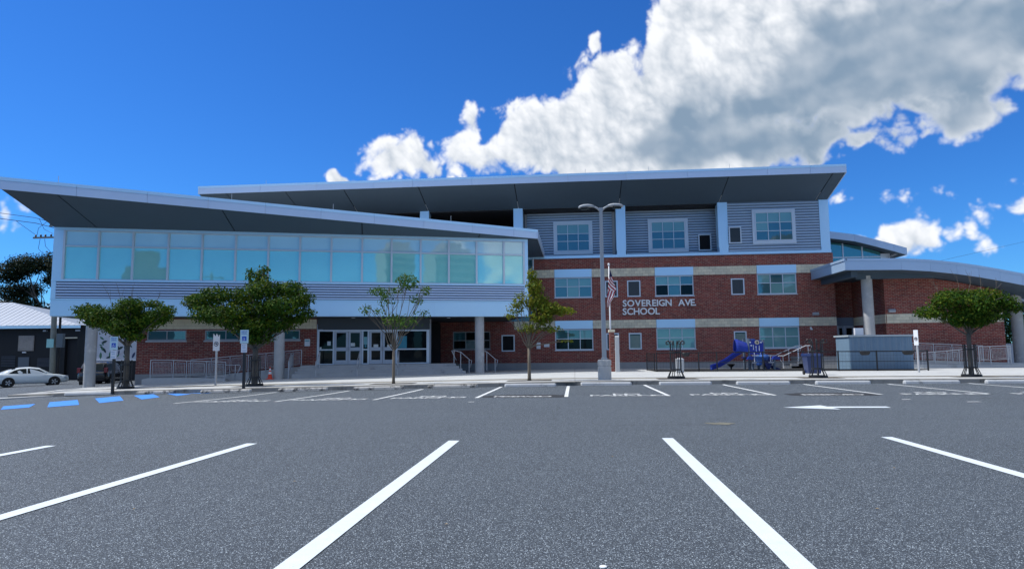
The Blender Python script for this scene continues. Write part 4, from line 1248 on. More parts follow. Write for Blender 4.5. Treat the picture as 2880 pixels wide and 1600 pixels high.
def guard_rail(t, fr, d, posts, tops, bots, mesh=True, m=None):
    """posts along u; heights of the top rail and the foot at each"""
    m = m or GALV
    for u, zt, zb in zip(posts, tops, bots):
        b = MB(); b.tube([fr(u, d, zb - .15), fr(u, d, zt)], .028, 8); b.build('post', m, t)
    for i in range(len(posts) - 1):
        u0, u1 = posts[i], posts[i + 1]
        b = MB(); b.tube([fr(u0, d, tops[i]), fr(u1, d, tops[i + 1])], .027, 8); b.build('top_rail', m, t)
        b = MB(); b.tube([fr(u0, d, bots[i] + .12), fr(u1, d, bots[i + 1] + .12)], .02, 6); b.build('bottom_rail', m, t)
        if mesh:
            sl = (tops[i + 1] - tops[i]) / (u1 - u0)
            zt, zb = tops[i] - .12, bots[i] + .20
            a, c = u0 + .10, u1 - .10
            b = MB()
            pts = [(a, zb + sl * .1), (c, zb + sl * (c - u0)), (c, zt + sl * (c - u0)), (a, zt + sl * .1)]
            for (p, q), (r_, s_) in zip(pts, pts[1:] + pts[:1]): b.tube([fr(p, d, q), fr(r_, d, s_)], .014, 5, cap=False)
            wire_mesh(fr, a, c, zb + sl * .1, zt + sl * .1, d, b, .075, sl, .0045)
            b.build('mesh_panel', m, t)
ramp = thing('entrance_ramp', 'concrete wheelchair ramp rising to the doors behind steel mesh railings', 'ramp', tuple(WING(-15.5, -1.6, -.5)))
b = MB(); b.prism([(-19.4, -.75), (-19.4, -.30), (-19.1, -.22), (-17.0, -.24), (-15.0, -.33), (-14.9, -.75)], -.95, -.75, WING); b.build('kerb_wall', CONCRETE, ramp)
b = MB(); b.prism([(-19.4, -.75), (-19.4, -.30), (-16.9, -.28), (-10.3, .34), (-10.3, -.75)], -2.45, -1.75, WING); b.build('slope', CONCRETE, ramp)
b = MB(); b.prism([(-19.4, -.75), (-19.4, -.32), (-15.0, -.37), (-15.0, -.75)], -1.75, -.95, WING); b.build('slope', CONCRETE, ramp)
fr_rail = thing('ramp_railing', 'galvanised mesh railing along the front of the entrance ramp', 'railing', tuple(WING(-17, -.85, -.3)))
guard_rail(fr_rail, WING, -.85, [-19.0, -17.8, -17.1, -16.03, -15.0], [.80, .77, .72, .68, .62], [-.22, -.22, -.23, -.27, -.33])
b = MB(); rail(b, [(-15.0, -.85, .45), (-14.25, -.85, .45), (-14.18, -.85, .38), (-14.25, -.85, .1), (-14.5, -.85, -.2)]); rail(b, [(-14.46, -.85, .45), (-14.46, -.85, -.4)]); b.build('end_loop', GALV, fr_rail, smooth=True)
b_rail = thing('ramp_railing', 'galvanised railing along the brick wall beside the sloping ramp', 'railing', tuple(WING(-14, -1.72, -.1)))
guard_rail(b_rail, WING, -1.72, [-17.1, -15.97, -14.93, -13.9, -12.9, -11.85, -10.85], [.76, .84, .94, 1.02, 1.10, 1.20, 1.29], [-.25, -.17, -.08, .02, .1, .2, .3])
s_rail = thing('stair_railing', 'galvanised mesh railing down the left side of the steps', 'railing', tuple(WING(-11.1, -.8, -.2)))
SR = Frame(WING(-11.4, 0, 0), -WING.n, WING.u)
guard_rail(s_rail, SR, 0.0, [.1, 1.25, 2.3], [.62, 1.10, 1.14], [-.32, .15, .30])

# ================================================================== trees
def leaves(clumps, per_m2, size, seed, flat=.35, fill=.55):
    """thousands of leaf blades spread through flattened clumps, thicker near their skins"""
    r = random.Random(seed); V = []; F = []
    for (cx, cy, cz), (rx, ry, rz), dens in clumps:
        n = int(per_m2 * dens * (rx * ry + ry * rz + rx * rz) * 4.2)
        for _ in range(n):
            u = r.uniform(-1, 1); w = r.uniform(0, 2 * pi); q = sqrt(1 - u * u)
            rad = (fill + (1 - fill) * r.random()) * (.82 + .36 * r.random())
            if r.random() < .25: rad *= r.random() ** .5
            px, py, pz = cx + rx * rad * q * cos(w), cy + ry * rad * q * sin(w), cz + rz * rad * u
            nrm = Vector((q * cos(w) + r.gauss(0, .6), q * sin(w) + r.gauss(0, .6), u * .7 + .55 + r.gauss(0, .5)))
            if nrm.length < .1: continue
            nrm.normalize()
            t = nrm.cross(Vector((r.gauss(0, 1), r.gauss(0, 1), r.gauss(0, 1))))
            if t.length < .05: continue
            t.normalize(); s = nrm.cross(t)
            L = size * r.uniform(.6, 1.25); W = L * r.uniform(.42, .62)
            k = len(V); p = Vector((px, py, pz))
            V += [tuple(p - t * L * .5), tuple(p + s * W * .5 + nrm * L * .06), tuple(p + t * L * .5 - nrm * L * .10), tuple(p - s * W * .5 + nrm * L * .06)]
            F.append((k, k + 1, k + 2, k + 3))
    return V, F
def limb(b, p0, p1, r0, r1, seed, sag=.0, n=5, sides=7, wob=.06):
    r = random.Random(seed); p0, p1 = Vector(p0), Vector(p1); L = (p1 - p0).length
    pts, rs = [], []
    for i in range(n + 1):
        t = i / n
        p = p0.lerp(p1, t) + Vector((r.gauss(0, wob), r.gauss(0, wob), r.gauss(0, wob * .5))) * L * .35 * sin(pi * t)
        p.z += sag * sin(pi * t)
        pts.append(p); rs.append(r0 + (r1 - r0) * t)
    b.tube(pts, rs, sides)
    return pts
def tree(name, label, base, fork_z, r0, clumps, per_m2, size, leaf, seed, group=None, twigs=(), bark=None, lean=(0, 0), cat='tree', limbs_r=.45):
    t = thing(name, label, cat, base, group=group)
    r = random.Random(seed)
    bx, by, bz = base
    b = MB()
    fk = (bx + lean[0], by + lean[1], fork_z)
    flare = [(bx, by, bz - .05), (bx + lean[0] * .1, by, bz + .12), (bx + lean[0] * .4, by + lean[1] * .4, bz + (fork_z - bz) * .5), fk]
    b.tube(flare, [r0 * 1.35, r0 * 1.05, r0 * .92, r0 * .85], 10)
    for i, (c, e, dens) in enumerate(clumps):
        if e[0] < .12: continue
        st = Vector(fk) + Vector((0, 0, r.uniform(-.12, .05)))
        pts = limb(b, st, c, r0 * limbs_r * r.uniform(.7, 1.1), r0 * .1, seed * 31 + i, sag=.0)
        for k in range(3):
            q = pts[r.randint(2, len(pts) - 2)]
            limb(b, q, (c[0] + e[0] * r.uniform(-.9, .9), c[1] + e[1] * r.uniform(-.9, .9), c[2] + e[2] * r.uniform(-.2, .95)), r0 * .16, .008, seed * 77 + i * 5 + k, n=4, sides=5)
    b.build('trunk', bark or TRUNK, t, smooth=True)
    if twigs:
        b = MB()
        for i, (p, q) in enumerate(twigs):
            pts = limb(b, p, q, .014, .004, seed + 900 + i, n=4, sides=4, wob=.12)
            for k in range(3):
                a = pts[1 + k]; d = Vector(q) - Vector(p)
                limb(b, a, a + d * .35 + Vector((r.uniform(-.2, .2), r.uniform(-.1, .1), r.uniform(0, .18))), .007, .003, seed + 1300 + i * 7 + k, n=3, sides=4)
        b.build('bare_twigs', TWIG, t)
    V, F = leaves(clumps, per_m2, size, seed)
    m = MB(); m.v, m.f, m.m = V, F, [0] * len(F)
    m.build('crown', leaf, t, normals=False)
    return t
def rel(base, lst): return [((base[0] + x, base[1] + y, z), e, d) for (x, y, z), e, d in lst]

B1 = (-19.2, 26.75, plaza_z(-19.2, 26.75))
tree('street_tree', 'low dark green tree with dead twigs in front of the far left column', B1, 1.5, .115,
     rel(B1, [((-1.9, .1, 3.05), (.75, .6, .34), 1), ((-1.2, -.3, 2.75), (.8, .7, .42), 1), ((-.4, .3, 2.95), (.75, .8, .50), 1.1), ((.3, -.3, 3.2), (.62, .7, .40), 1),
              ((.5, .2, 2.6), (.85, .8, .5), 1.1), ((-.3, -.1, 2.35), (.9, .8, .42), 1.1), ((1.25, .1, 2.75), (.7, .6, .4), 1), ((1.75, -.1, 3.0), (.45, .5, .26), .8), ((1.0, .2, 3.3), (.42, .4, .22), .8),
              ((.2, 0, 2.0), (.62, .6, .32), 1), ((-1.6, .2, 2.55), (.5, .5, .26), .9)]),
     240, .135, LEAF, 5, 'trees along the kerb', twigs=[((B1[0] - .7, B1[1], 2.9), (B1[0] - 1.1, B1[1], 4.05)), ((B1[0] - .3, B1[1], 3.0), (B1[0] - .55, B1[1], 4.0)), ((B1[0], B1[1], 3.1), (B1[0] + .1, B1[1], 4.1)), ((B1[0] + 1.2, B1[1], 3.0), (B1[0] + 1.4, B1[1], 3.75))])
B2 = (-12.87, 25.62, plaza_z(-12.87, 25.62))
tree('street_tree', 'large full green tree with a tall tuft, left of the entrance', B2, 1.35, .12,
     rel(B2, [((-2.5, .1, 3.25), (.75, .7, .36), .9), ((-2.95, .2, 3.45), (.35, .3, .16), .6), ((-1.7, -.2, 3.5), (.7, .8, .38), .9), ((-1.9, -.2, 2.75), (.85, .8, .42), 1), ((-.8, .4, 3.45), (.75, .8, .46), 1),
              ((-1.0, -.4, 2.7), (.95, .9, .5), 1.1), ((-.05, .1, 4.25), (.55, .5, .36), .62), ((.3, 0, 4.55), (.28, .25, .20), .5), ((-.35, .1, 4.5), (.16, .2, .18), .5), ((.45, -.3, 3.7), (.8, .8, .46), 1),
              ((1.3, .2, 3.7), (.72, .7, .40), 1), ((1.9, 0, 3.3), (.55, .6, .38), .9), ((2.05, .1, 2.75), (.45, .5, .25), .7), ((1.2, -.3, 3.0), (.95, .9, .46), 1.1), ((.2, .3, 2.9), (1.0, .9, .5), 1.1),
              ((-.1, 0, 2.25), (1.15, .9, .42), 1.2), ((.9, .1, 2.35), (.8, .7, .4), 1.1), ((1.6, .2, 2.5), (.5, .5, .22), .8), ((.1, 0, 1.8), (.75, .6, .34), 1.2)]),
     240, .13, LEAF, 8, 'trees along the kerb')
B3 = (-6.98, 25.04, plaza_z(-6.98, 25.04))
tree('street_tree', 'thin sparse young tree with green tips before the entrance', B3, 1.25, .055,
     rel(B3, [((.55, 0, 3.85), (.5, .45, .34), .62), ((.1, .1, 3.55), (.3, .3, .16), .30), ((-.55, 0, 3.5), (.5, .4, .22), .5), ((-.25, -.1, 3.15), (.38, .3, .30), .3), ((1.2, .1, 3.5), (.26, .25, .2), .5), ((.9, 0, 3.15), (.3, .3, .26), .3),
              ((-1.15, 0, 2.8), (.28, .3, .22), .3), ((-.7, .2, 2.75), (.4, .3, .26), .2), ((.4, 0, 2.3), (.7, .6, .3), .26), ((-.1, .1, 2.4), (.5, .5, .3), .22), ((1.1, 0, 2.6), (.4, .3, .18), .2)]),
     230, .12, LEAF2, 12, 'trees along the kerb', bark=TWIG, limbs_r=.5)
B4 = (-1.74, 25.34, plaza_z(-1.74, 25.34))
tree('street_tree', 'yellowing lopsided tree standing at the corner of the glazed wing', B4, 1.25, .065,
     rel(B4, [((.15, 0, 4.05), (.22, .25, .32), .6), ((.25, 0, 3.6), (.36, .35, .36), 1), ((.3, .1, 3.05), (.55, .5, .42), 1), ((.75, 0, 2.75), (.62, .5, .30), .9), ((1.25, .1, 2.65), (.6, .5, .17), .7), ((.5, -.1, 2.4), (.55, .5, .3), .9),
              ((-.35, 0, 3.05), (.3, .3, .4), .35), ((-.55, .1, 2.75), (.35, .3, .3), .3), ((-.75, 0, 2.5), (.25, .25, .12), .3), ((.1, .1, 2.0), (.6, .5, .22), .35), ((.9, 0, 1.95), (.45, .4, .13), .32), ((1.45, 0, 1.5), (.3, .2, .05), .3)]),
     290, .13, LEAF3, 17, 'trees along the kerb', bark=TWIG, limbs_r=.5)
B5 = (14.88, 26.45, plaza_z(14.88, 26.45))
tree('street_tree', 'flat-topped dense green tree at the right by the shed', B5, 1.62, .088,
     rel(B5, [((-1.3, .1, 2.45), (.55, .6, .28), 1), ((-.8, -.2, 2.85), (.62, .7, .36), 1.1), ((-.4, .2, 3.05), (.55, .6, .32), 1), ((.2, -.2, 2.75), (.75, .8, .42), 1.1), ((.3, .2, 3.1), (.5, .5, .24), 1), ((.8, 0, 3.0), (.6, .6, .32), 1.1),
              ((1.35, .1, 2.75), (.55, .6, .36), 1), ((1.75, 0, 2.6), (.3, .4, .22), .9), ((-.3, 0, 2.3), (.8, .8, .34), 1.2), ((.6, .1, 2.3), (.85, .8, .34), 1.2), ((.1, 0, 2.02), (.7, .6, .22), 1.1)]),
     280, .115, LEAF, 21, 'trees along the kerb', twigs=[((B5[0] - .9, B5[1], 2.9), (B5[0] - 1.15, B5[1], 3.65)), ((B5[0] - .2, B5[1], 3.1), (B5[0] - .25, B5[1], 3.85)), ((B5[0] + .1, B5[1], 3.1), (B5[0] + .2, B5[1], 3.95)), ((B5[0] + .5, B5[1], 3.1), (B5[0] + .6, B5[1], 3.7)), ((B5[0] + 1.0, B5[1], 3.1), (B5[0] + 1.2, B5[1], 3.6))])
# behind: the big tree at the left, lower growth, and the tree beyond the canopy
BB = (-60.5, 72.0, -1.3)
rr = random.Random(4)
cl = []
for x, z, e in ((-6, 10.8, 1.7), (-3.5, 11.6, 1.6), (-1, 11.9, 1.6), (1.2, 11.0, 1.5), (3.2, 11.4, 1.2), (5, 11.6, 1.4), (-7, 8.6, 1.5), (-4.6, 8.9, 1.2), (-1.6, 10.0, 1.0), (.8, 9.4, 1.0), (2.4, 9.3, .9), (4.2, 9.9, 1.0), (6, 9.6, 1.2), (-6, 6.4, 1.7), (-3.4, 6.8, 1.3), (-1.0, 6.2, 1.6), (.6, 7.6, .9), (4.4, 8.1, .8), (6.5, 7.6, 1.2), (-.4, 4.3, 2.0), (2.2, 4.6, 1.4), (-3.6, 4.2, 2.0), (5.6, 4.6, 1.1)):
    cl.append(((BB[0] + x, BB[1] + rr.uniform(-1.5, 1.5), z), (e * 1.45, e * 1.2, e * .82), .85))
tree('shade_tree', 'big dark shade tree rising behind the low garage', BB, 3.4, .42, cl, 60, .30, LEAF4, 33)
BS = (-53.5, 68.0, -1.3)
tree('shade_tree', 'dark leafy tree beside the wing, lower than the big shade tree', BS, 2.2, .2, [((BS[0] + x, BS[1] + y, z), (1.9, 1.6, 1.2), 1) for x, y, z in ((-1.5, 0, 4.0), (1.5, .3, 4.2), (0, 0, 5.0), (3.6, 0, 3.8), (5.5, 0, 4.1))], 60, .28, LEAF4, 35)
BR = (31.6, 51.5, -.5)
tree('garden_tree', 'bright green tree in the gap behind the curved canopy', BR, .9, .14, [((BR[0] + x, BR[1] + y, z), (1.3, 1.2, .9), 1) for x, y, z in ((-1.6, 0, 2.2), (0, 0, 2.8), (1.2, 0, 2.0), (-.6, -.4, 1.3), (-2.2, .4, 1.2), (.6, -.3, 3.8), (-1.2, 0, 3.6), (2.4, 0, 3.0))], 60, .2, LEAF5, 37)

# ================================================================== tree guards and pits
def guard(label, x, y, curls=True, bins=False):
    z = plaza_z(x, y)
    t = thing('tree_guard', label, 'tree guard', (x, y, z), group='iron tree guards along the kerb')
    b = MB(); b.lathe([(.34, z), (.34, z + .09), (.26, z + .09), (.26, z)], x, y, 18); b.build('base_ring', BLACK, t)
    for i in range(8):
        w = 2 * pi * (i + .5) / 8; c, s = cos(w), sin(w)
        pr = [(.30, .07), (.285, .14), (.23, .26), (.205, .34), (.205, 1.05)]
        if curls: pr += [(.20, 1.28), (.23, 1.40), (.29, 1.47), (.35, 1.44), (.37, 1.36), (.33, 1.31), (.29, 1.34)]
        else: pr += [(.205, 1.22)]
        b = MB(); b.tube([(x + r_ * c, y + r_ * s, z + h) for r_, h in pr], .017, 5); b.build('bar', BLACK, t)
    for h in (.32, 1.0):
        b = MB(); b.lathe([(.225, z + h), (.225, z + h + .05), (.20, z + h + .05), (.20, z + h)], x, y, 18); b.build('collar', BLACK, t)
    return t
guard('black iron guard round the low dark tree at the far left', B1[0], B1[1], False)
guard('black iron guard round the large full green tree', B2[0], B2[1], False)
guard('empty tree guard with curled tops in front of the fence', 3.92, 26.2)
guard('empty tree guard with curled tops beside the blue recycling bin', 9.23, 26.2)
guard('black iron guard round the flat-topped tree at the right', B5[0], B5[1], False)
for x, y, w in ((B3[0], B3[1], .85), (B4[0], B4[1] + .05, .85), (3.92, 26.1, .75), (9.23, 26.1, .75), (B5[0], B5[1] - .1, .75), (B1[0], B1[1], .7), (B2[0], B2[1], .7)):
    b = MB(); b.v = [(px, py, plaza_z(px, py) + .008) for px, py in ((x - w, y - .55), (x + w, y - .55), (x + w, y + .45), (x - w, y + .45))]; b.f = [(0, 1, 2, 3)]; b.m = [0]
    b.build('tree_pit', SOIL, pave, normals=False)

# ================================================================== street lamp, flagpole, pier
LX, LY = 1.14, 25.62; LZ = plaza_z(LX, LY)
lamp = thing('street_lamp', 'tall grey double-headed parking lot lamp on a concrete base', 'street lamp', (LX, LY, LZ))
b = MB(); b.lathe([(.255, LZ - .1), (.255, LZ + .47), (.235, LZ + .49), (.235, LZ + .53), (.26, LZ + .55), (.26, LZ + .72), (.22, LZ + .76)], LX, LY, 24); b.build('concrete_base', COLUMN, lamp)
def sq(w, z, dx=0): return [(LX - w + dx, LY - w, z), (LX + w + dx, LY - w, z), (LX + w + dx, LY + w, z), (LX - w + dx, LY + w, z)]
LAMPC = mat('lamp_pole_paint', (.36, .39, .42), .45, var=.08, vscale=2)
b = MB(); b.loft([sq(.115, LZ + .75), sq(.115, LZ + .82), sq(.085, LZ + .84), sq(.083, LZ + 2.0), sq(.062, 6.55), sq(.07, 6.57), sq(.07, 6.70)]); b.build('pole', LAMPC, lamp)
b = MB(); b.box(LX - .055, LX + .055, LY - .096, LY - .08, LZ + .95, LZ + 1.3); b.build('hand_hole_cover', LAMPC, lamp)
for s in (-1, 1):
    b = MB(); b.tube([(LX + s * .02, LY, 6.56), (LX + s * .13, LY, 6.68), (LX + s * .24, LY, 6.74), (LX + s * .36, LY, 6.76)], [.045, .038, .034, .034], 8); b.build('lamp_arm', LAMPC, lamp, smooth=True)
    rings = []
    for q, w, h, dz in ((.27, .05, .04, 0), (.36, .10, .06, .01), (.50, .14, .075, .015), (.68, .15, .08, 0), (.82, .12, .06, -.02), (.88, .05, .03, -.04)):
        cx = LX + s * q; zz = 6.77 + dz
        rings.append([(cx, LY + w * cos(a), zz + (h * sin(a) if sin(a) > 0 else h * .75 * sin(a))) for a in [2 * pi * k / 12 for k in range(12)]])
    b = MB(); b.loft(rings); h = b.build('lamp_head', LAMPC, lamp, smooth=True)
    b = MB(); b.loft([[(LX + s * q, LY + w * cos(a), 6.72 + dz - .035 * (1 + sin(a)) ) for a in [2 * pi * k / 10 for k in range(10)]] for q, w, dz in ((.46, .06, 0), (.56, .10, -.012), (.70, .10, -.016), (.80, .05, -.012))]); b.build('lens', GLASS_D, h, smooth=True)
FX, FY = 2.24, 41.1; FZ = plaza_z(FX, FY)
pole = thing('flagpole', 'white flagpole standing behind the street lamp', 'flagpole', (FX, FY, FZ))
WHITE = mat('white_enamel', (.74, .75, .77), .4)
b = MB(); b.tube([(FX, FY, FZ - .05), (FX, FY, 2.5), (FX, FY, 6.3)], [.065, .055, .035], 10); b.build('pole', WHITE, pole, smooth=True)
b = MB(); b.lathe([(.02, 6.3), (.06, 6.35), (.075, 6.41), (.06, 6.47), (.01, 6.5)], FX, FY, 12); b.build('finial', WHITE, pole, smooth=True)
FR = mat('flag_red', (.30, .012, .03), .8); FWH = mat('flag_white', (.72, .70, .72), .8); FB = mat('flag_navy', (.012, .018, .085), .8)
b = MB(); nu, nv = 26, 64
def ease(t, keys):
    for (a, p), (c, q) in zip(keys, keys[1:]):
        if t <= c:
            k = (t - a) / (c - a); k = k * k * (3 - 2 * k); return p + (q - p) * k
    return keys[-1][1]
def flag_pt(u, v):
    # hangs in folds from its hoist: narrow at the top, bellied half way down, drawn in again at the foot
    xl = ease(v, [(0, .035), (.3, -.03), (.6, -.12), (1, -.17)]); xr = ease(v, [(0, .09), (.25, .22), (.52, .40), (.66, .32), (1, -.02)])
    x = FX + xl + (xr - xl) * u + .012 * sin(14 * v)
    z = 6.12 - 2.38 * v - .10 * u * (1 - v) + .06 * u * v
    y = FY - .10 - .10 * sin(pi * 2.6 * u + 2.2 * v) * (.25 + v * (1.1 - v)) - .04 * sin(9 * v)
    return (x, y, z)
for j in range(nv + 1):
    for i in range(nu + 1): b.v.append(flag_pt(i / nu, j / nv))
for j in range(nv):
    for i in range(nu):
        k = j * (nu + 1) + i; u, v = (i + .5) / nu, (j + .5) / nv
        q = 17 * v - 3.6 * u if v < .56 else 5.2 * u + 4.5 * v + 3
        b.f.append((k, k + 1, k + nu + 2, k + nu + 1)); b.m.append(2 if v < .17 + .06 * (1 - u) else (0 if int(q) % 2 == 0 else 1))
fl = b.build('flag', [FR, FWH, FB], None, loc=(FX, FY, 6.1), smooth=True, normals=False)
tag(fl, 'striped American flag hanging limp down the white flagpole', 'flag')
pier = thing('brick_pier', 'brick pier with a leaning pale concrete slab behind the flagpole', 'pier', (2.2, 38.9, plaza_z(2.2, 38.9)))
b = MB(); b.box(2.10, 2.36, 39.2, 40.2, -.3, 2.15); b.build('brick_shaft', BRICK, pier)
b = MB(); b.box(2.06, 2.40, 39.15, 40.25, 2.152, 2.3); b.build('cap', STONE, pier)
b = MB(); b.prism([(38.35, -.3), (38.55, 1.86), (38.62, 1.92), (38.75, 1.9), (38.9, -.3)], 2.36, 2.58, Frame((0, 0, 0), (0, 1, 0), (1, 0, 0))); b.build('concrete_slab', CONCRETE, pier)

# ================================================================== signs
SIGN_BLUE = mat('sign_blue', (.02, .10, .50), .5); SIGN_AQ = mat('sign_aqua_white', (.52, .70, .74), .5); SIGN_PALE = mat('sign_white', (.74, .75, .78), .5); SIGN_INK = mat('sign_ink', (.02, .02, .04), .5); SIGN_RED = mat('sign_red', (.5, .03, .03), .5)
SIGN_TEXT = mat('sign_blue_grey_print', (.22, .36, .55), .6)
def flat_text(text, x, y, z, h, w, m, parent):
    org = world_loc(parent)
    for me, dx in set_text(text, h, w, .01 * h, .001, .4):
        for v in me.vertices: v.co = (v.co.x, -v.co.z, v.co.y)
        me.materials.append(m); put('lettering', me, parent, Vector((x + dx, y, z)) - org)
def access_sign(x, y, zt, label):
    z0 = asphalt_z(x, kerb_y(x) + .3) + .15
    t = thing('parking_sign', label, 'parking sign', (x, y, z0), group='disabled parking signs')
    b = MB(); b.box(x - .045, x + .045, y + .02, y + .09, z0 - .1, zt - .05); b.build('post', BLACK, t)
    b = MB(); b.box(x - .16, x + .16, y - .004, y + .006, zt - .50, zt); p = b.build('sign_plate', SIGN_AQ, t, bevel=0)
    b = MB(); b.box(x - .115, x + .115, y - .004, y + .006, zt - .84, zt - .515); p2 = b.build('sign_plate', SIGN_PALE, t)
    b = MB(); b.box(x - .085, x + .085, y - .010, y - .005, zt - .41, zt - .24); sy = b.build('access_symbol', SIGN_BLUE, p)
    b = MB()
    cx, cz, yy = x, zt - .33, y - .013
    b.lathe([(.012, 0), (.012, .001)], 0, 0, 10)
    b.v = [(cx - .004 + vx, yy, cz + .055 + vy) for vx, vy, vz in b.v]
    b.box(cx - .010, cx + .006, yy - .001, yy, cz - .01, cz + .04); b.box(cx - .010, cx + .03, yy - .0012, yy - .0002, cz - .015, cz); b.box(cx + .02, cx + .034, yy - .001, yy, cz - .055, cz - .012)
    ring = [(cx - .008 + .045 * cos(a), yy, cz - .028 + .04 * sin(a)) for a in [pi * .6 + i * pi * 1.15 / 10 for i in range(11)]]
    b.tube(ring, .006, 5)
    b.build('wheelchair_figure', SIGN_PALE, p)
    flat_text('RESERVED', x - .12, y - .006, zt - .09, .045, .24, SIGN_BLUE, p)
    flat_text('PARKING', x - .11, y - .006, zt - .165, .045, .22, SIGN_BLUE, p)
    flat_text('PENALTY', x - .085, y - .006, zt - .60, .04, .17, SIGN_TEXT, p2); flat_text('$250', x - .06, y - .006, zt - .68, .045, .12, SIGN_TEXT, p2); flat_text('TOW-AWAY', x - .09, y - .006, zt - .79, .035, .18, SIGN_TEXT, p2)
access_sign(-17.5, 23.6, 1.83, 'blue wheelchair parking sign in front of the low dark tree')
access_sign(-12.25, 23.5, 2.02, 'blue wheelchair parking sign left of the large full tree trunk')
def ban_sign(x, y, zt, label, w=.15, torn=True, ang=0.0):
    z0 = plaza_z(x, y)
    t = thing('prohibition_sign', label, 'sign', (x, y, z0), rz=ang, group='no smoking signs on the pavement')
    L = lambda bb, *a, **k: None
    b = MB(); b.box(-.035, .035, .01, .07, -.1, zt - z0 - .02); b.build('post', GALV, t, local=True)
    b = MB(); h = zt - z0
    top = [(-w, h - .72), (w, h - .72), (w, h)] + ([(w * .75, h - .09), (w * .45, h - .10), (w * .2, h - .01), (0, h + .03), (-w * .15, h - .06), (-w * .5, h - .07), (-w * .8, h + .01), (-w, h + .02)] if torn else [(-w, h)])
    b.prism(top, -.006, .006); p = b.build('sign_plate', SIGN_PALE, t, local=True)
    b = MB(); cz = h - .42; r0 = w * .62
    b.tube([(r0 * cos(a), -.012, cz + r0 * sin(a)) for a in [2 * pi * i / 24 for i in range(25)]], .012, 5); b.tube([(-r0 * .7, -.012, cz + r0 * .7), (r0 * .7, -.012, cz - r0 * .7)], .011, 5); b.build('ban_ring', SIGN_INK, p, local=True)
    b = MB(); b.box(-r0 * .55, r0 * .45, -.0095, -.0065, cz - .012, cz + .012); b.box(-.02, .06, -.0098, -.0068, cz + .01, cz + .035); b.build('pictogram', SIGN_INK, p, local=True)
ban_sign(-15.55, 27.4, 1.98, 'torn white prohibition sign on a thin post before the ramp')
ban_sign(16.15, 32.9, 1.92, 'white prohibition sign seen edge-on at the right of the shed', w=.12, torn=False, ang=radians(-68))

# ================================================================== cone
CONE_O = mat('cone_orange', (.72, .06, .02), .5); CONE_W = mat('cone_white', (.75, .75, .75), .4)
cp = WING(-12.45, -.3, 0); cz = plaza_z(cp.x, cp.y)
cone = thing('traffic_cone', 'orange and white traffic cone beside the middle column', 'cone', (cp.x, cp.y, cz))
b = MB(); b.box(cp.x - .18, cp.x + .18, cp.y - .18, cp.y + .18, cz, cz + .04); b.build('base', CONE_O, cone, bevel=.015)
for z0, z1, m, nm in ((.04, .30, CONE_O, 'body'), (.30, .44, CONE_W, 'band'), (.44, .52, CONE_O, 'body'), (.52, .62, CONE_W, 'band'), (.62, .72, CONE_O, 'body')):
    b = MB(); f = lambda z: .145 - .165 * z; b.lathe([(f(z0), cz + z0), (f(z1), cz + z1)], cp.x, cp.y, 20); b.build(nm, m, cone)

# ================================================================== cars
def wheel(t, x, y, r, rimm):
    b = MB()
    prof = [(r * .62, -.10), (r * .93, -.11), (r, -.07), (r, .07), (r * .93, .11), (r * .62, .10)]
    rings = [[(x + q * cos(a), y + w, r + q * sin(a)) for q, w in prof] for a in [2 * pi * i / 24 for i in range(25)]]
    b.loft(rings, cap=False)
    wh = b.build('wheel', RUBBER, t, local=True, smooth=True)
    b = MB(); sgn = 1 if y > 0 else -1
    b.tube([(x, y - .08, r), (x, y + .08, r)], r * .63, 20); b.build('rim', rimm, wh, local=True)
    b = MB()
    for i in range(5):
        a = 2 * pi * i / 5
        b.box(0, 0, 0, 0, 0, 0); b.v = b.v[:-8]; b.f = b.f[:-6]; b.m = b.m[:-6]
        ca, sa = cos(a), sin(a); yy = y + sgn * .085
        P = [(x + r * .12 * ca - .03 * sa, yy, r + r * .12 * sa + .03 * ca), (x + r * .12 * ca + .03 * sa, yy, r + r * .12 * sa - .03 * ca), (x + r * .6 * ca + .045 * sa, yy, r + r * .6 * sa - .045 * ca), (x + r * .6 * ca - .045 * sa, yy, r + r * .6 * sa + .045 * ca)]
        k = len(b.v); b.v += P + [(p[0], p[1] + sgn * .02, p[2]) for p in P]
        for f in ((0, 1, 2, 3), (7, 6, 5, 4), (0, 4, 5, 1), (1, 5, 6, 2), (2, 6, 7, 3), (3, 7, 4, 0)): b.f.append(tuple(k + q for q in f)); b.m.append(0)
    b.build('spokes', GALV, wh, local=True)
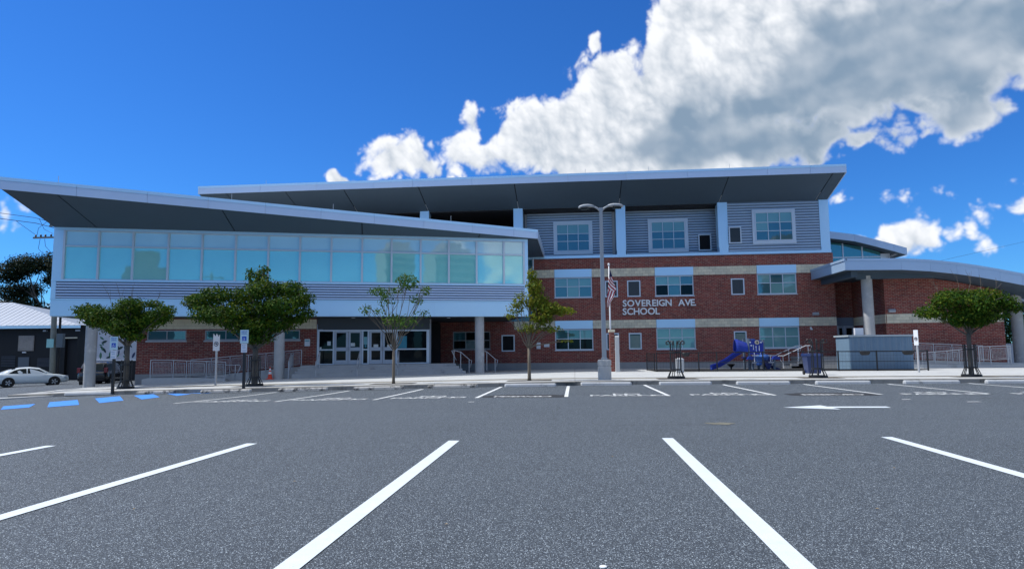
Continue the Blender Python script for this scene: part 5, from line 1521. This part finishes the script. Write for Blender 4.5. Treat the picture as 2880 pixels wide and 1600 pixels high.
def car(name, label, cat, loc, rz, paint_m, low, cab, glass, wr, wx, hw, tail, rimm):
    """LOW: stations (x, z bottom, z shoulder, half width); CAB: stations (x, z belt, z roof, half belt, half roof)"""
    t = thing(name, label, cat, loc, rz)
    rings = []
    for x, zb, zs, w in low:
        half = [(w * .86, zb), (w * .985, zb + .10), (w, zb + (zs - zb) * .45), (w * .985, zb + (zs - zb) * .74), (w * .93, zs - .03), (w * .84, zs)]
        rings.append([(x, y, z) for y, z in half] + [(x, -y, z) for y, z in reversed(half)])
    b = MB(); b.loft(rings); b.build('body', paint_m, t, local=True, smooth=True)
    rings = []
    for x, zb, zr, wb, wr_ in cab:
        zm = zb + (zr - zb) * .84
        half = [(wb, zb - .04), (wb * .985, zb), (wr_ + (wb - wr_) * .18, zm), (wr_ * .86, zr - .012), (wr_ * .5, zr)]
        rings.append([(x, y, z) for y, z in half] + [(x, -y, z) for y, z in reversed(half)])
    b = MB(); b.loft(rings); b.build('cabin', paint_m, t, local=True, smooth=True)
    # glass: side windows, windscreen, rear window, each standing just proud of the cabin skin
    def side(x, h, sg):
        for i in range(len(cab) - 1):
            a, c = cab[i], cab[i + 1]
            if a[0] <= x <= c[0] or c[0] <= x <= a[0]:
                q = (x - a[0]) / (c[0] - a[0]); s = [a[k] + (c[k] - a[k]) * q for k in range(5)]
                z = s[1] + (s[2] - s[1]) * h
                wm = s[4] + (s[3] - s[4]) * .18
                y = s[3] * .985 + (wm - s[3] * .985) * (h / .84)
                return (x, sg * (y + .008), z)
    for sg in (-1, 1):
        for outline in glass['side']:
            b = MB(); pts = [side(x, h, sg) for x, h in outline]
            k = len(b.v); b.v += pts; b.f.append(tuple(range(len(pts)))); b.m.append(0)
            b.build('side_window', GLASS_D, t, local=True, normals=False)
        for x0, z0, w, h, m, nm in tail:
            s = [q for q in low]
            b = MB(); b.box(x0, x0 + w, sg * (hw - .10) - .12, sg * (hw - .10) + .09, z0, z0 + h); b.build(nm, m, t, local=True, bevel=.02)
        for x in wx: wheel(t, x, sg * (hw - .10), wr, rimm)
        for x in wx:
            b = MB(); b.tube([(x, sg * (hw - .25), wr + .02), (x, sg * (hw + .004), wr + .02)], wr * 1.17, 22); b.build('wheel_arch', RUBBER, t, local=True)
        mx = glass['mirror']
        b = MB(); b.box(mx[0] - .08, mx[0] + .08, sg * (hw - .02) - .0, sg * (hw + .14), mx[1] - .05, mx[1] + .08); b.build('mirror', paint_m, t, local=True, bevel=.03)
    for nm, (xa, wa, za), (xb, wb_, zb_) in glass['ends']:
        b = MB(); b.v = [(xa, -wa, za), (xa, wa, za), (xb, wb_, zb_), (xb, -wb_, zb_)]; b.f = [(0, 1, 2, 3)]; b.m = [0]; b.build(nm, GLASS_D, t, local=True, normals=False)
    for q in glass.get('extra', ()):
        b = MB(); b.box(*q[1]); b.build(q[0], q[2], t, local=True, bevel=.01)
    return t
CARW = mat('white_car_paint', (.66, .71, .73), .25, coat=.6); CARD = mat('dark_car_paint', (.022, .022, .026), .25, coat=.6)
TAIL = mat('red_tail_lamp', (.22, .010, .018), .2, coat=.5); HEADL = mat('clear_head_lamp', (.55, .58, .6), .15)
SCX, SCY = -41.2, 46.6
sed_low = [(-2.38, .38, .78, .70), (-2.30, .30, .93, .82), (-1.9, .24, .985, .895), (-1.2, .22, .965, .915), (0, .21, .945, .92), (1.0, .21, .925, .915), (1.7, .23, .86, .89), (2.15, .26, .76, .83), (2.36, .34, .62, .66)]
sed_cab = [(-2.0, .96, .99, .74, .60), (-1.35, .955, 1.27, .80, .60), (-.75, .95, 1.42, .82, .60), (-.1, .94, 1.455, .82, .61), (.45, .93, 1.38, .81, .60), (1.3, .90, .93, .76, .62)]
car('parked_car', 'white four-door sedan parked on the road at the far left', 'car', (SCX, SCY, -1.22), radians(50), CARW, sed_low, sed_cab,
    dict(side=[[(-1.45, .10), (-.35, .08), (-.35, .80), (-.75, .80), (-1.1, .70)], [(-.27, .08), (.95, .10), (.45, .74), (-.1, .80), (-.27, .80)]], mirror=(.82, .98),
         ends=[('rear_window', (-1.93, .62, 1.005), (-1.0, .54, 1.385)), ('windscreen', (1.25, .66, .96), (.50, .55, 1.39))]),
    .33, (-1.42, 1.40), .92, [(-2.36, .70, .30, .16, TAIL, 'tail_lamp'), (2.0, .62, .26, .13, HEADL, 'head_lamp')], ALU)
suv_low = [(-2.30, .45, 1.0, .80), (-2.22, .38, 1.05, .90), (-1.5, .30, 1.06, .94), (0, .28, 1.04, .95), (1.3, .28, 1.02, .93), (1.95, .32, .95, .89), (2.25, .42, .78, .75)]
suv_cab = [(-2.2, 1.03, 1.10, .84, .70), (-2.0, 1.03, 1.66, .86, .68), (-1.2, 1.03, 1.74, .87, .68), (.1, 1.02, 1.73, .87, .68), (.65, 1.01, 1.62, .86, .67), (1.25, .99, 1.02, .82, .66)]
car('parked_car', 'black sport utility car seen from behind, past the far left column', 'car', (-34.3, 45.4, -1.12), radians(108), CARD, suv_low, suv_cab,
    dict(side=[[(-1.8, .12), (-.7, .1), (-.7, .8), (-1.6, .8)], [(-.62, .1), (.95, .12), (.55, .74), (-.62, .8)]], mirror=(.85, 1.1),
         ends=[('rear_window', (-2.215, .66, 1.14), (-2.03, .60, 1.60)), ('windscreen', (1.22, .7, 1.06), (.68, .6, 1.60))], extra=[('number_plate', (-2.33, -2.29, -.26, .26, .72, .84), SIGN_PALE), ('bumper', (-2.36, -2.2, -.84, .84, .42, .62), RUBBER)]),
    .37, (-1.4, 1.42), .95, [(-2.28, .98, .20, .34, TAIL, 'tail_lamp'), (1.95, .74, .2, .16, HEADL, 'head_lamp')], ALU)

# ================================================================== garage, mural wall, utility pole
gar = thing('garage', 'low black-walled garage with a pale metal roof at the far left', 'garage', (-55, 58, -1.25))
b = MB(); wall_cells(b, Frame((0, 58, 0), (1, 0, 0), (0, -1, 0)), -72, -46.6, -1.4, 3.85, -.3, 0, [(-47.9, -46.75, -1.4, 2.62)])
b.box(-46.9, -46.6, 58.31, 66, -1.4, 3.85); b.build('wall', DARK2, gar)
b = MB(); b.box(-48.2, -46.62, 58.31, 58.4, -1.4, 2.9); b.build('roller_door', DARK, gar)
b = MB(); b.box(-48.0, -46.7, 57.95, 58.02, 2.63, 2.75); b.build('door_lintel', STONE2, gar)
ROOFM = mat('pale_standing_seam', (.30, .345, .42), .4, var=.05)
E0, E1, R0, R1 = Vector((-73, 57.4, 4.02)), Vector((-46.0, 57.4, 3.86)), Vector((-73, 62.4, 6.6)), Vector((-57.6, 62.4, 6.5))
b = MB(); b.quad(E0, E1, R1, R0); b.quad(E1, Vector((-46.0, 67.4, 3.86)), R1); b.build('roof', ROOFM, gar)
for i in range(44):
    t = i / 43; p = E0.lerp(E1, t); top = min(1, (1 - t) * 27 / 11.7) if p.x > -57.6 else 1
    q = Vector((p.x, 57.4 + 5 * top, p.z + (6.5 - 3.9) * top))
    if top > .03:
        b = MB(); b.tube([p + Vector((0, -.01, .0)), q + Vector((0, 0, .0))], .014, 4); b.build('roof_seam', ROOFM, gar)
b = MB(); b.prism([(-73, 3.70), (-46.0, 3.58), (-46.0, 3.84), (-73, 4.0)], 57.35, 57.45); b.build('eave_board', PANEL2, gar)
BOARD = mat('weathered_plywood', (.30, .27, .245), .9, var=.3, vscale=4)
b = MB(); b.box(-52.65, -51.05, 57.93, 57.99, 1.5, 2.95); b.build('board', BOARD, gar)
b = MB(); b.box(-52.58, -51.12, 57.91, 57.929, 1.58, 2.87); b.build('board', BOARD, gar)
b = MB(); b.box(-52.2, -51.8, 57.93, 57.99, 1.32, 1.42); b.build('lamp', SIGN_PALE, gar)
GREYD = mat('grey_side_door', (.10, .12, .14), .6)
b = MB(); b.box(-52.55, -51.45, 57.94, 57.995, -1.3, .92); b.build('door', GREYD, gar)
for a, c, z0, z1 in ((-54.3, -52.85, .05, 1.1), (-50.6, -49.3, 0, .85)):
    for i in range(7):
        b = MB(); z = z0 + (z1 - z0) * i / 7; b.box(a, c, 57.94, 57.99, z, z + .07); b.build('slat', mat('slat_grey', (.05, .055, .07), .6) if 'slat_grey' not in MATS else MATS['slat_grey'], gar)
for x in (-49.9, -46.6):
    b = MB(); b.box(x - .15, x + .15, 57.75, 57.99, 3.3, 3.45); b.build('wall_lamp', LAMP, gar)
mur = thing('mural_wall', 'wall with a pale leaf mural above a black base, behind the car', 'wall', (-36, 51, -1.2))
b = MB(); b.box(-39.6, -30.5, 51, 51.3, -1.4, .60); b.build('base', DARK2, mur)
MURAL = mat('mural_white', (.50, .53, .60), .8, var=.2, vscale=1.2, dirt=((.44, .36, .38), .9, .55, .7))
b = MB(); b.box(-39.5, -30.6, 51.02, 51.3, .60, 3.3); b.build('mural', MURAL, mur)
b = MB(); b.box(-39.55, -30.55, 50.93, 51.02, .58, .68); b.build('ledge', SIGN_PALE, mur)
MG = [mat('mural_leaf_%s' % n, c, .8) for n, c in (('dark', (.02, .05, .05)), ('green', (.05, .16, .10)), ('navy', (.03, .05, .12)))]
r = random.Random(9)
for i in range(26):
    x, z, a, L = r.uniform(-39.0, -35.2), r.uniform(.85, 2.9), r.uniform(0, pi), r.uniform(.14, .32)
    b = MB(); c, s = cos(a), sin(a)
    pts = [(x + (px * c - pz * s) * L, z + (px * s + pz * c) * L) for px, pz in ((-1, 0), (-.4, .34), (.3, .36), (1, 0), (.3, -.3), (-.4, -.3))]
    b.prism(pts, 51.008, 51.018); b.build('painted_leaf', MG[i % 3], mur)
POLEM = mat('weathered_pole_wood', (.20, .215, .20), .9, var=.3, vscale=3)
up = thing('utility_pole', 'thick grey utility pole with crossarm showing behind the wing corner', 'utility pole', (-41.5, 49, -1.3))
b = MB(); b.tube([(-41.42, 49, -1.4), (-41.55, 49, 4), (-41.7, 49, 13)], [.21, .20, .15], 12); b.build('pole', POLEM, up, smooth=True)
b = MB(); b.tube([(-41.05, 49.1, -1.4), (-41.1, 49.1, 5), (-41.2, 49.1, 10)], .09, 8); b.build('conduit', DARK2, up)
b = MB(); b.box(-43.75, -40.2, 48.9, 49.02, 10.55, 10.68); b.build('crossarm', POLEM, up)
b = MB(); b.box(-42.4, -40.7, 48.9, 49.0, 11.5, 11.6); b.build('crossarm', POLEM, up)
for x, z in ((-43.55, 10.68), (-43.1, 10.68), (-42.7, 10.68), (-42.2, 10.68), (-42.3, 11.6)):
    b = MB(); b.lathe([(.03, z), (.09, z + .05), (.05, z + .09), (.09, z + .13), (.03, z + .2)], x, 48.96, 10); b.build('insulator', BLACK, up)
b = MB(); b.box(-41.05, -40.5, 48.75, 49.0, 1.70, 2.80); b.build('control_box', VENT, up, bevel=.02)
b = MB(); b.box(-41.86, -41.26, 48.74, 48.77, 1.70, 2.38); b.build('notice_plate', AQUA, up)
for lab, pts, r_ in (('upper black overhead cable running left from the utility pole', [(-41.6, 48.9, 11.7), (-43.6, 48.8, 12.25), (-47, 48.6, 12.75), (-58, 48, 13.6)], .022), ('lower black overhead cable running left from the utility pole', [(-41.6, 48.9, 11.3), (-43.5, 48.8, 11.8), (-47, 48.6, 12.3), (-58, 48, 13.0)], .026)):
    b = MB(); b.tube(pts, r_, 5); o = b.build('overhead_cable', BLACK, None, loc=pts[0]); tag(o, lab, 'cable', 'overhead cables at the utility pole')
b = MB()
for pts in ([(-43.55, 48.96, 10.85), (-44.2, 48.9, 11.3), (-45.2, 48.8, 12.0)], [(-43.4, 48.9, 10.8), (-43.3, 48.9, 11.4), (-42.6, 48.9, 11.9)], [(-43.1, 48.9, 10.5), (-43.2, 48.9, 9.7), (-42.6, 48.9, 9.1), (-41.6, 48.9, 8.8)], [(-42.7, 48.9, 10.5), (-42.6, 48.9, 9.9), (-42.1, 48.9, 9.4), (-41.6, 48.9, 9.2)], [(-43.3, 48.9, 12.2), (-42.8, 48.9, 11.3), (-42, 48.9, 10.9)]): b.tube(pts, .017, 5)
b.build('drop_wires', BLACK, up)
# wire over the far right roof
b = MB(); b.tube([(31, 60, 8.3), (48, 66, 12.0)], .009, 4); tag(b.build('overhead_cable', BLACK, None, loc=(31, 60, 8.3)), 'thin cable rising past the roof at the far right', 'cable')

# ================================================================== playground and fence
mz = plaza_z(11, 40)
def on_mat(x, y): return 36.95 + .065 * (18.6 - x) < y < (43.8 if x < 14.6 else 43.4 - .45 * (x - 14.6))
mt = sheet('playground_mat', frange(4.6, 18.6, .5), frange(36.5, 44, .5), plaza_z, RUBBER, off=.03, keep=on_mat)
tag(mt, 'black rubber safety mat under the playground set', 'safety mat')
PB = mat('playground_blue', (.012, .035, .30), .35, var=.08, vscale=1.5); PB2 = mat('playground_dark_blue', (.010, .018, .13), .4); PG = mat('playground_grey_post', (.13, .17, .22), .5); PL = mat('playground_light_blue', (.05, .14, .42), .4); PW = mat('playground_white_tube', (.66, .68, .75), .4); PY = mat('playground_cream', (.62, .52, .36), .5)
play = thing('playground_set', 'blue plastic playground climber with hooded slide by the brick wall', 'playground set', (10.4, 41.5, plaza_z(10.4, 41.5)))
gz = plaza_z(10.4, 41.5)
# slide chute: a trough that runs down to the left and towards the viewer
path_ = [(10.3, 41.3, .98), (9.75, 41.1, .72), (9.1, 40.9, .30), (8.6, 40.7, .06), (8.15, 40.6, gz + .10)]
sec = [(-.30, .22), (-.25, .22), (-.20, .02), (.20, .02), (.25, .22), (.30, .22), (.25, -.06), (-.25, -.06)]
b = MB(); rings = []
for i, p in enumerate(path_):
    rings.append([(p[0], p[1] + q, p[2] + h) for q, h in sec])
b.loft(rings); b.build('slide_chute', PB, play)
b = MB(); b.loft([[(p[0] + .01, p[1] + q, p[2] + .03) for q in (-.16, .16)] + [(p[0] + .01, p[1] + q, p[2] + .034) for q in (.16, -.16)] for p in path_]); b.build('slide_bed', PL, play)
b = MB(); rings = []
for x, r0, z0 in ((9.72, .46, .95), (9.85, .47, .95), (10.1, .42, .93), (10.42, .36, .9)):
    arc = [(x, 41.2 + r0 * cos(a), z0 + (r0 * 1.55) * sin(a)) for a in [pi * i / 12 for i in range(13)]]
    inn = [(x, 41.2 + (r0 - .05) * cos(a), z0 + (r0 * 1.55 - .05) * sin(a)) for a in [pi * (12 - i) / 12 for i in range(13)]]
    rings.append(arc + inn)
b.loft(rings); b.build('slide_hood', PB, play, smooth=False)
for x, y, zt in ((10.5, 41.0, 1.72), (11.35, 41.0, 1.62), (10.5, 42.2, 1.7), (11.35, 42.2, 1.6), (10.6, 40.7, .55), (11.83, 40.6, .45)):
    b = MB(); b.tube([(x, y, gz - .05), (x, y, zt)], .075, 10); b.build('post', PG, play)
b = MB(); b.box(10.35, 11.5, 41.0, 42.3, .50, .60); b.build('deck', PB2, play)
b = MB(); b.prism([(10.52, .75), (11.33, .75), (11.33, 1.45), (11.1, 1.62), (10.75, 1.62), (10.52, 1.5)], 40.93, 40.99)
b.build('front_panel', PB, play)
b = MB(); b.tube([(10.97, 40.925, 1.47), (10.97, 40.90, 1.47)], .135, 18); b.build('spinner', PY, play)
b = MB(); b.box(10.94, 11.0, 40.88, 40.898, 1.41, 1.53); b.build('spinner_mark', BLACK, play)
for x, z0, z1 in ((10.74, 1.02, 1.32), (10.90, .92, 1.25), (11.08, .95, 1.28), (10.78, .68, .88), (11.13, .62, .9)):
    b = MB(); b.tube([(x, 40.9, z0), (x, 40.9, z1)], .022, 7); b.build('rail', PW, play)
for x, z in ((10.57, 1.47), (11.2, 1.46), (10.63, 1.28)):
    b = MB(); b.tube([(x, 40.92, z), (x, 40.89, z)], .05, 12); b.build('bolt_cap', PW, play)
b = MB(); b.box(10.5, 10.85, 40.95, 41.2, 1.60, 1.68); b.build('roof_cap', PL, play)
for x in (10.68, 11.6):
    b = MB(); b.box(x - .16, x + .24 - .2 * (x > 11), 40.4, 40.44, .66, .71); b.build('rail', PW, play)
    b = MB(); b.box(x - .16, x + .16, 40.4, 40.44, .25, .32); b.build('rail', PW, play)
    b = MB(); b.tube([(x - .03, 40.42, .28), (x - .03, 40.42, .68)], .025, 7); b.build('rail', PW, play)
b = MB(); b.lathe([(.05, .05), (.16, .12), (.20, .4), (.26, .56), (.30, .62), (.24, .63)], 10.92, 40.5, 14); b.build('talk_funnel', PL, play)
b = MB(); b.lathe([(.20, .42), (.30, .60), (.26, .72), (.12, .74)], 11.25, 40.6, 14); b.build('bucket_panel', PL, play)
b = MB(); b.prism([(11.2, .45), (11.6, .62), (11.72, .3), (11.55, -.12), (11.40, -.12), (11.3, .1)], 40.55, 40.75); b.build('climber', PB2, play)
for x in (10.45, 11.9):
    b = MB(); b.prism([(x - .2, .45), (x + .25, .42), (x + .28, .55), (x + .05, .66), (x - .1, .62)], 40.5, 40.8); b.build('pod_seat', PB, play)
b = MB(); b.prism([(11.5, .2), (12.3, gz + .02), (11.9, gz + .02), (11.5, .05)], 40.7, 41.0); b.build('crawl_ramp', PB2, play)
b = MB(); b.lathe([(.04, gz), (.05, gz + .15), (.22, gz + .3), (.24, gz + .36), (.05, gz + .38)], 9.55, 41.6, 12); b.build('spring_seat', BLACK, play)
FENCE_P = [(4.62, 38.0), (6.9, 37.7), (7.86, 37.55), (10.3, 37.4), (12.4, 37.3), (14.2, 37.2), (16.1, 37.0), (18.55, 36.75)]
fence = thing('playground_fence', 'low black iron fence with wire mesh round the playground', 'fence', (11, 37.5, plaza_z(11, 37.5)))
for x, y in FENCE_P:
    z = plaza_z(x, y); b = MB(); b.box(x - .03, x + .03, y - .03, y + .03, z - .05, .95); b.build('post', BLACK, fence)
for (xa, ya), (xb, yb) in zip(FENCE_P, FENCE_P[1:]):
    L = sqrt((xb - xa) ** 2 + (yb - ya) ** 2); fr = Frame((xa, ya, 0), ((xb - xa) / L, (yb - ya) / L, 0), ((yb - ya) / L, -(xb - xa) / L, 0))
    for z, h in ((.88, .05), (.36, .03), (-.08, .04)):
        b = MB(); b.box(.03, L - .03, -.02, .02, z, z + h, fr); b.build('rail', BLACK, fence)
    b = MB(); wire_mesh(fr, .03, L - .03, -.06, .88, 0.005, b, .16, 0, .0022); o = b.build('wire_mesh', BLACK, fence)
gate = thing('fence_gate', 'black mesh gate standing open at the left end of the fence', 'gate', (4.6, 38.1, -.14))
fr = Frame((4.55, 38.3, 0), (-.35, .94, 0), (-.94, -.35, 0))
b = MB()
for a, c, z0, z1 in ((0, .04, -.1, .9), (.96, 1.0, -.1, .9), (.04, .96, -.1, -.06), (.04, .96, .86, .9), (.04, .96, .4, .43)): b.box(a, c, -.02, .02, z0, z1, fr)
b.build('gate_frame', BLACK, gate)
b = MB(); wire_mesh(fr, .04, .96, -.06, .86, 0, b, .08, 0, .004); b.build('wire_mesh', BLACK, gate)
for x, y, L, lab in ((15.5, 37.02, .55, 'dark hanging planter on the fence rail left of the shed'), (17.6, 36.8, .62, 'dark hanging planter on the fence rail in front of the shed'), (6.2, 37.72, .42, 'small dark planter on the fence behind the curled tree guard')):
    b = MB(); b.loft([[(x + w * cos(a), y - .05 + .12 * sin(a) * s, z) for a in [2 * pi * k / 12 for k in range(12)]] for w, s, z in ((L * .30, .8, .70), (L * .48, 1, .78), (L * .5, 1.05, .90), (L * .44, .95, .92))])
    tag(b.build('fence_planter', BLACK, None, loc=(x, y, .7)), lab, 'planter', 'planters on the playground fence')
SHEDM = [mat('shed_board_%s' % n, c, .75, var=.14, vscale=2.5) for n, c in (('blue', (.15, .24, .33)), ('grey', (.165, .245, .325)), ('pale', (.14, .225, .315)))]
shed = thing('storage_shed', 'blue-grey board shed behind the black fence', 'shed', (17, 38.5, -.2))
x = 15.32
i = 0
SF = Frame((0, 38.4, 0), (1, 0, 0), (0, -1, 0))
while x < 18.62:
    w = .11 if (x - 15.3) > .0 else .11
    b = MB(); b.box(x + .004, min(x + w, 18.64) - .004, -.03, random.uniform(0, .006), .86, 1.70, SF); b.build('board', SHEDM[i % 3], shed)
    x += w; i += 1
for a, c, z0, z1 in ((15.32, 15.9, -.18, .85), (15.905, 16.6, -.18, .85), (16.605, 17.65, .35, .85), (17.655, 18.64, .35, .85), (16.605, 17.65, -.18, .34), (17.655, 18.64, -.18, .34)):
    b = MB(); b.box(a, c, -.03, .005, z0, z1 - .006, SF); b.build('lower_panel', SHEDM[(int(a * 10)) % 3], shed)
b = MB(); b.box(15.3, 18.64, -1.9, -.04, -.2, 1.70, SF); b.build('body', SHEDM[0], shed)
b = MB(); b.prism([(15.22, 1.705), (18.72, 1.705), (18.72, 1.80), (15.22, 1.80)], 38.32, 40.4); b.build('roof', SIGN_AQ if False else mat('shed_roof_edge', (.38, .44, .47), .6, var=.1), shed)
b = MB(); b.box(16.62, 17.10, 40.8, 41.0, 1.65, 2.25); b.box(16.8, 16.92, 40.85, 40.95, -.2, 1.65)
tag(b.build('notice_box', SIGN_PALE, None, loc=(16.85, 40.9, -.2)), 'white box on a post showing above the shed roof', 'box')
BINM = mat('recycling_bin_blue', (.012, .03, .11), .4, var=.1)
bx, by = 10.42, 30.2; bz = plaza_z(bx, by)
bn = thing('recycling_bin', 'dark blue wheeled bin behind the right empty tree guard', 'bin', (bx, by, bz))
b = MB(); b.loft([[(bx - w, by - d, z), (bx + w, by - d, z), (bx + w, by + d, z), (bx - w, by + d, z)] for w, d, z in ((.26, .26, bz + .06), (.33, .33, bz + .82))]); b.build('body', BINM, bn, bevel=.02)
b = MB(); b.loft([[(bx - .36, by - .36, bz + .82), (bx + .36, by - .36, bz + .82), (bx + .36, by + .36, bz + .82), (bx - .36, by + .36, bz + .82)], [(bx - .33, by - .3, bz + .92), (bx + .33, by - .3, bz + .92), (bx + .33, by + .36, bz + .94), (bx - .33, by + .36, bz + .94)]]); b.build('lid', BINM, bn)
for s in (-1, 1):
    b = MB(); b.tube([(bx + s * .27, by + .25, bz + .1), (bx + s * .33, by + .25, bz + .1)], .10, 12); b.build('wheel', RUBBER, bn)
tx, ty = 5.52, 35.5; tz = plaza_z(tx, ty)
tb = thing('litter_bin', 'small grey litter bin beside the empty tree guard with curled tops', 'bin', (tx, ty, tz))
b = MB(); b.lathe([(.19, tz), (.21, tz + .1), (.22, tz + .62), (.20, tz + .66)], tx, ty, 16); b.build('body', ALU_DIM, tb)
b = MB(); b.lathe([(.23, tz + .662), (.23, tz + .70), (.12, tz + .78)], tx, ty, 16); b.build('lid', GALV, tb)

# ---- side steps with their rails, right of the playground
ss = thing('side_steps', 'concrete side steps and landing below the recessed side entrance', 'steps', (17, 45, -.3))
for i in range(4):
    b = MB(); b.box(13.5 + .45 * i, 15.3, 44.2, 46.2, -.6, -.06 + .15 * i, WORLD); b.build('step', PLINTH, ss)
for i, z in enumerate((-.02, .16, .34)):
    b = MB(); b.box(15.3, 21.6, 43.9 + .28 * i, 49.5, z - .4 if i == 0 else z - .178, z, WORLD); b.build('step', PLINTH, ss)
b = MB(); b.box(15.25, 20.3, 44.75, 50.1, .342, .50, WORLD); b.build('landing', PLINTH, ss)
for yy, lab in ((44.25, 'galvanised handrail on the near side of the side steps'), (46.1, 'galvanised handrail on the far side of the side steps')):
    t = thing('handrail', lab, 'handrail', (14.2, yy, -.2), group='handrails on the side steps')
    b = MB(); b.tube([(13.4, yy, .15), (13.15, yy, .56), (13.2, yy, .60), (13.5, yy, .60), (14.9, yy, 1.24), (15.25, yy, 1.25), (15.27, yy, 1.2), (15.15, yy, .9)], .024, 7); b.build('rail', WHITE, t, smooth=True)
    for x, z0, z1 in ((13.45, -.25, .6), (14.4, .1, 1.0), (15.05, .3, 1.24)):
        b = MB(); b.tube([(x, yy, z0), (x, yy, z1)], .024, 7); b.build('post', WHITE, t)

# ---- ramp and railings at the far right
rr_ = thing('side_ramp', 'pale concrete ramp sloping along the far right wall', 'ramp', (24, 43, -.2))
RF = Frame((0, 42.6, 0), (1, 0, 0), (0, -1, 0))
b = MB(); b.prism([(20.4, -.5), (20.4, .32), (23.3, .20), (27.6, .05), (27.6, -.5)], -1.1, -.9, RF); b.build('wall', CONCRETE, rr_)
b = MB(); b.prism([(20.4, -.5), (20.4, .05), (24.4, -.05), (27.6, .02), (27.6, -.5)], -.2, 0, RF); b.build('wall', CONCRETE, rr_)
b = MB(); b.prism([(20.4, -.5), (20.4, .0), (27.6, -.1), (27.6, -.5)], -.9, -.2, RF); b.build('slope', CONCRETE, rr_)
o1 = thing('ramp_railing', 'galvanised railing along the upper run of the far right ramp', 'railing', (23, 43.6, .2))
guard_rail(o1, RF, -1.0, [20.6, 21.3, 22.4, 23.5, 24.5, 25.3], [1.36, 1.33, 1.28, 1.22, 1.16, 1.12], [.35, .32, .27, .22, .18, .14])
o2 = thing('ramp_railing', 'galvanised railing along the lower run of the far right ramp', 'railing', (23, 42.7, .0))
guard_rail(o2, RF, -.1, [21.25, 22.0, 22.7, 23.4, 24.4], [.72, .78, .84, .90, 1.05], [-.05, -.06, -.06, -.04, .1])
o3 = thing('ramp_railing', 'mesh railing with wide panels right of the flat-topped tree', 'railing', (25.5, 42.4, .1))
guard_rail(o3, RF, .05, [24.45, 25.1, 26.1, 26.25], [1.08, 1.08, 1.12, 1.12], [.12, .14, .2, .2])
gf = thing('garden_fence', 'white board fence at the far right edge behind the column', 'fence', (30, 47.5, -.4))
for i in range(16):
    x = 26.9 + i * .32
    b = MB(); b.box(x, x + .305, 47.4, 47.44, -.5, 1.25); b.build('board', SIGN_PALE if i % 2 else WHITE, gf)
b = MB(); b.box(26.9, 32, 47.45, 47.52, .9, 1.0); b.build('rail', WHITE, gf)

# ================================================================== small litter
b = MB(); b.lathe([(.018, .001), (.022, .004), (.02, .008), (.014, .009)], .135, 3.78, 16); tag(b.build('bottle_cap', SIGN_PALE, None, loc=(.135, 3.78, 0)), 'small white disc lying on the near asphalt', 'bottle cap')
TANL = mat('dry_leaf', (.28, .20, .10), .8)
for x, y in ((2.2, 5.2), (-.9, 4.6), (3.1, 6.9), (-2.6, 6.0), (.4, 7.5), (-3.4, 4.9), (2.7, 4.3)):
    b = MB(); a = x * 7; c, s = cos(a) * .016, sin(a) * .016
    b.v = [(x - c, y - s, .006), (x + s * .5, y - c * .5, .010), (x + c, y + s, .007), (x - s * .5, y + c * .5, .010), (x, y, .014)]; b.f = [(0, 1, 4), (1, 2, 4), (2, 3, 4), (3, 0, 4)]; b.m = [0] * 4
    b.build('dry_leaf', TANL, lot, normals=False)

# ================================================================== what the glazing mirrors, behind the viewer
TOWER = mat('tower_wall', (.30, .27, .24), .8); TWIN = mat('tower_glass', (.05, .07, .09), .2)
def tower(x, y, w, d, h, floors, label):
    t = thing('apartment_tower', label, 'tower', (x, y, -1), group='towers across the road')
    b = MB(); b.box(x - w / 2, x + w / 2, y - d / 2, y + d / 2, -1.5, h); b.box(x - w * .3, x + w * .3, y - d * .3, y + d * .3, h, h + 3); b.build('wall', TOWER, t)
    for i in range(floors):
        z = 4 + (h - 6) * i / floors
        b = MB(); b.box(x - w / 2 - .05, x + w / 2 + .05, y + d / 2, y + d / 2 + .12, z, z + 1.5); b.build('window_band', TWIN, t)
        b = MB(); b.box(x - w / 2 - .3, x - w / 2 + 3, y + d / 2, y + d / 2 + 1.2, z - .35, z - .1); b.build('balcony', TOWER, t)
tower(59, -161, 13, 12, 39, 12, 'left of two apartment towers mirrored in the wing windows')
tower(81, -160, 15, 12, 40, 12, 'right of two apartment towers mirrored in the wing windows')
tower(-23.6, -60, 7, 8, 16.5, 5, 'stepped block mirrored low in the left wing windows')
mp = thing('utility_pole', 'utility pole with crossarm mirrored in the wing windows', 'utility pole', (-16.4, -15, 0))
b = MB(); b.tube([(-16.4, -15, -.2), (-16.4, -15, 11.6)], [.19, .13], 10); b.build('pole', POLEM, mp)
b = MB(); b.box(-17.7, -15.1, -15.06, -14.94, 10.7, 10.85); b.build('crossarm', POLEM, mp)
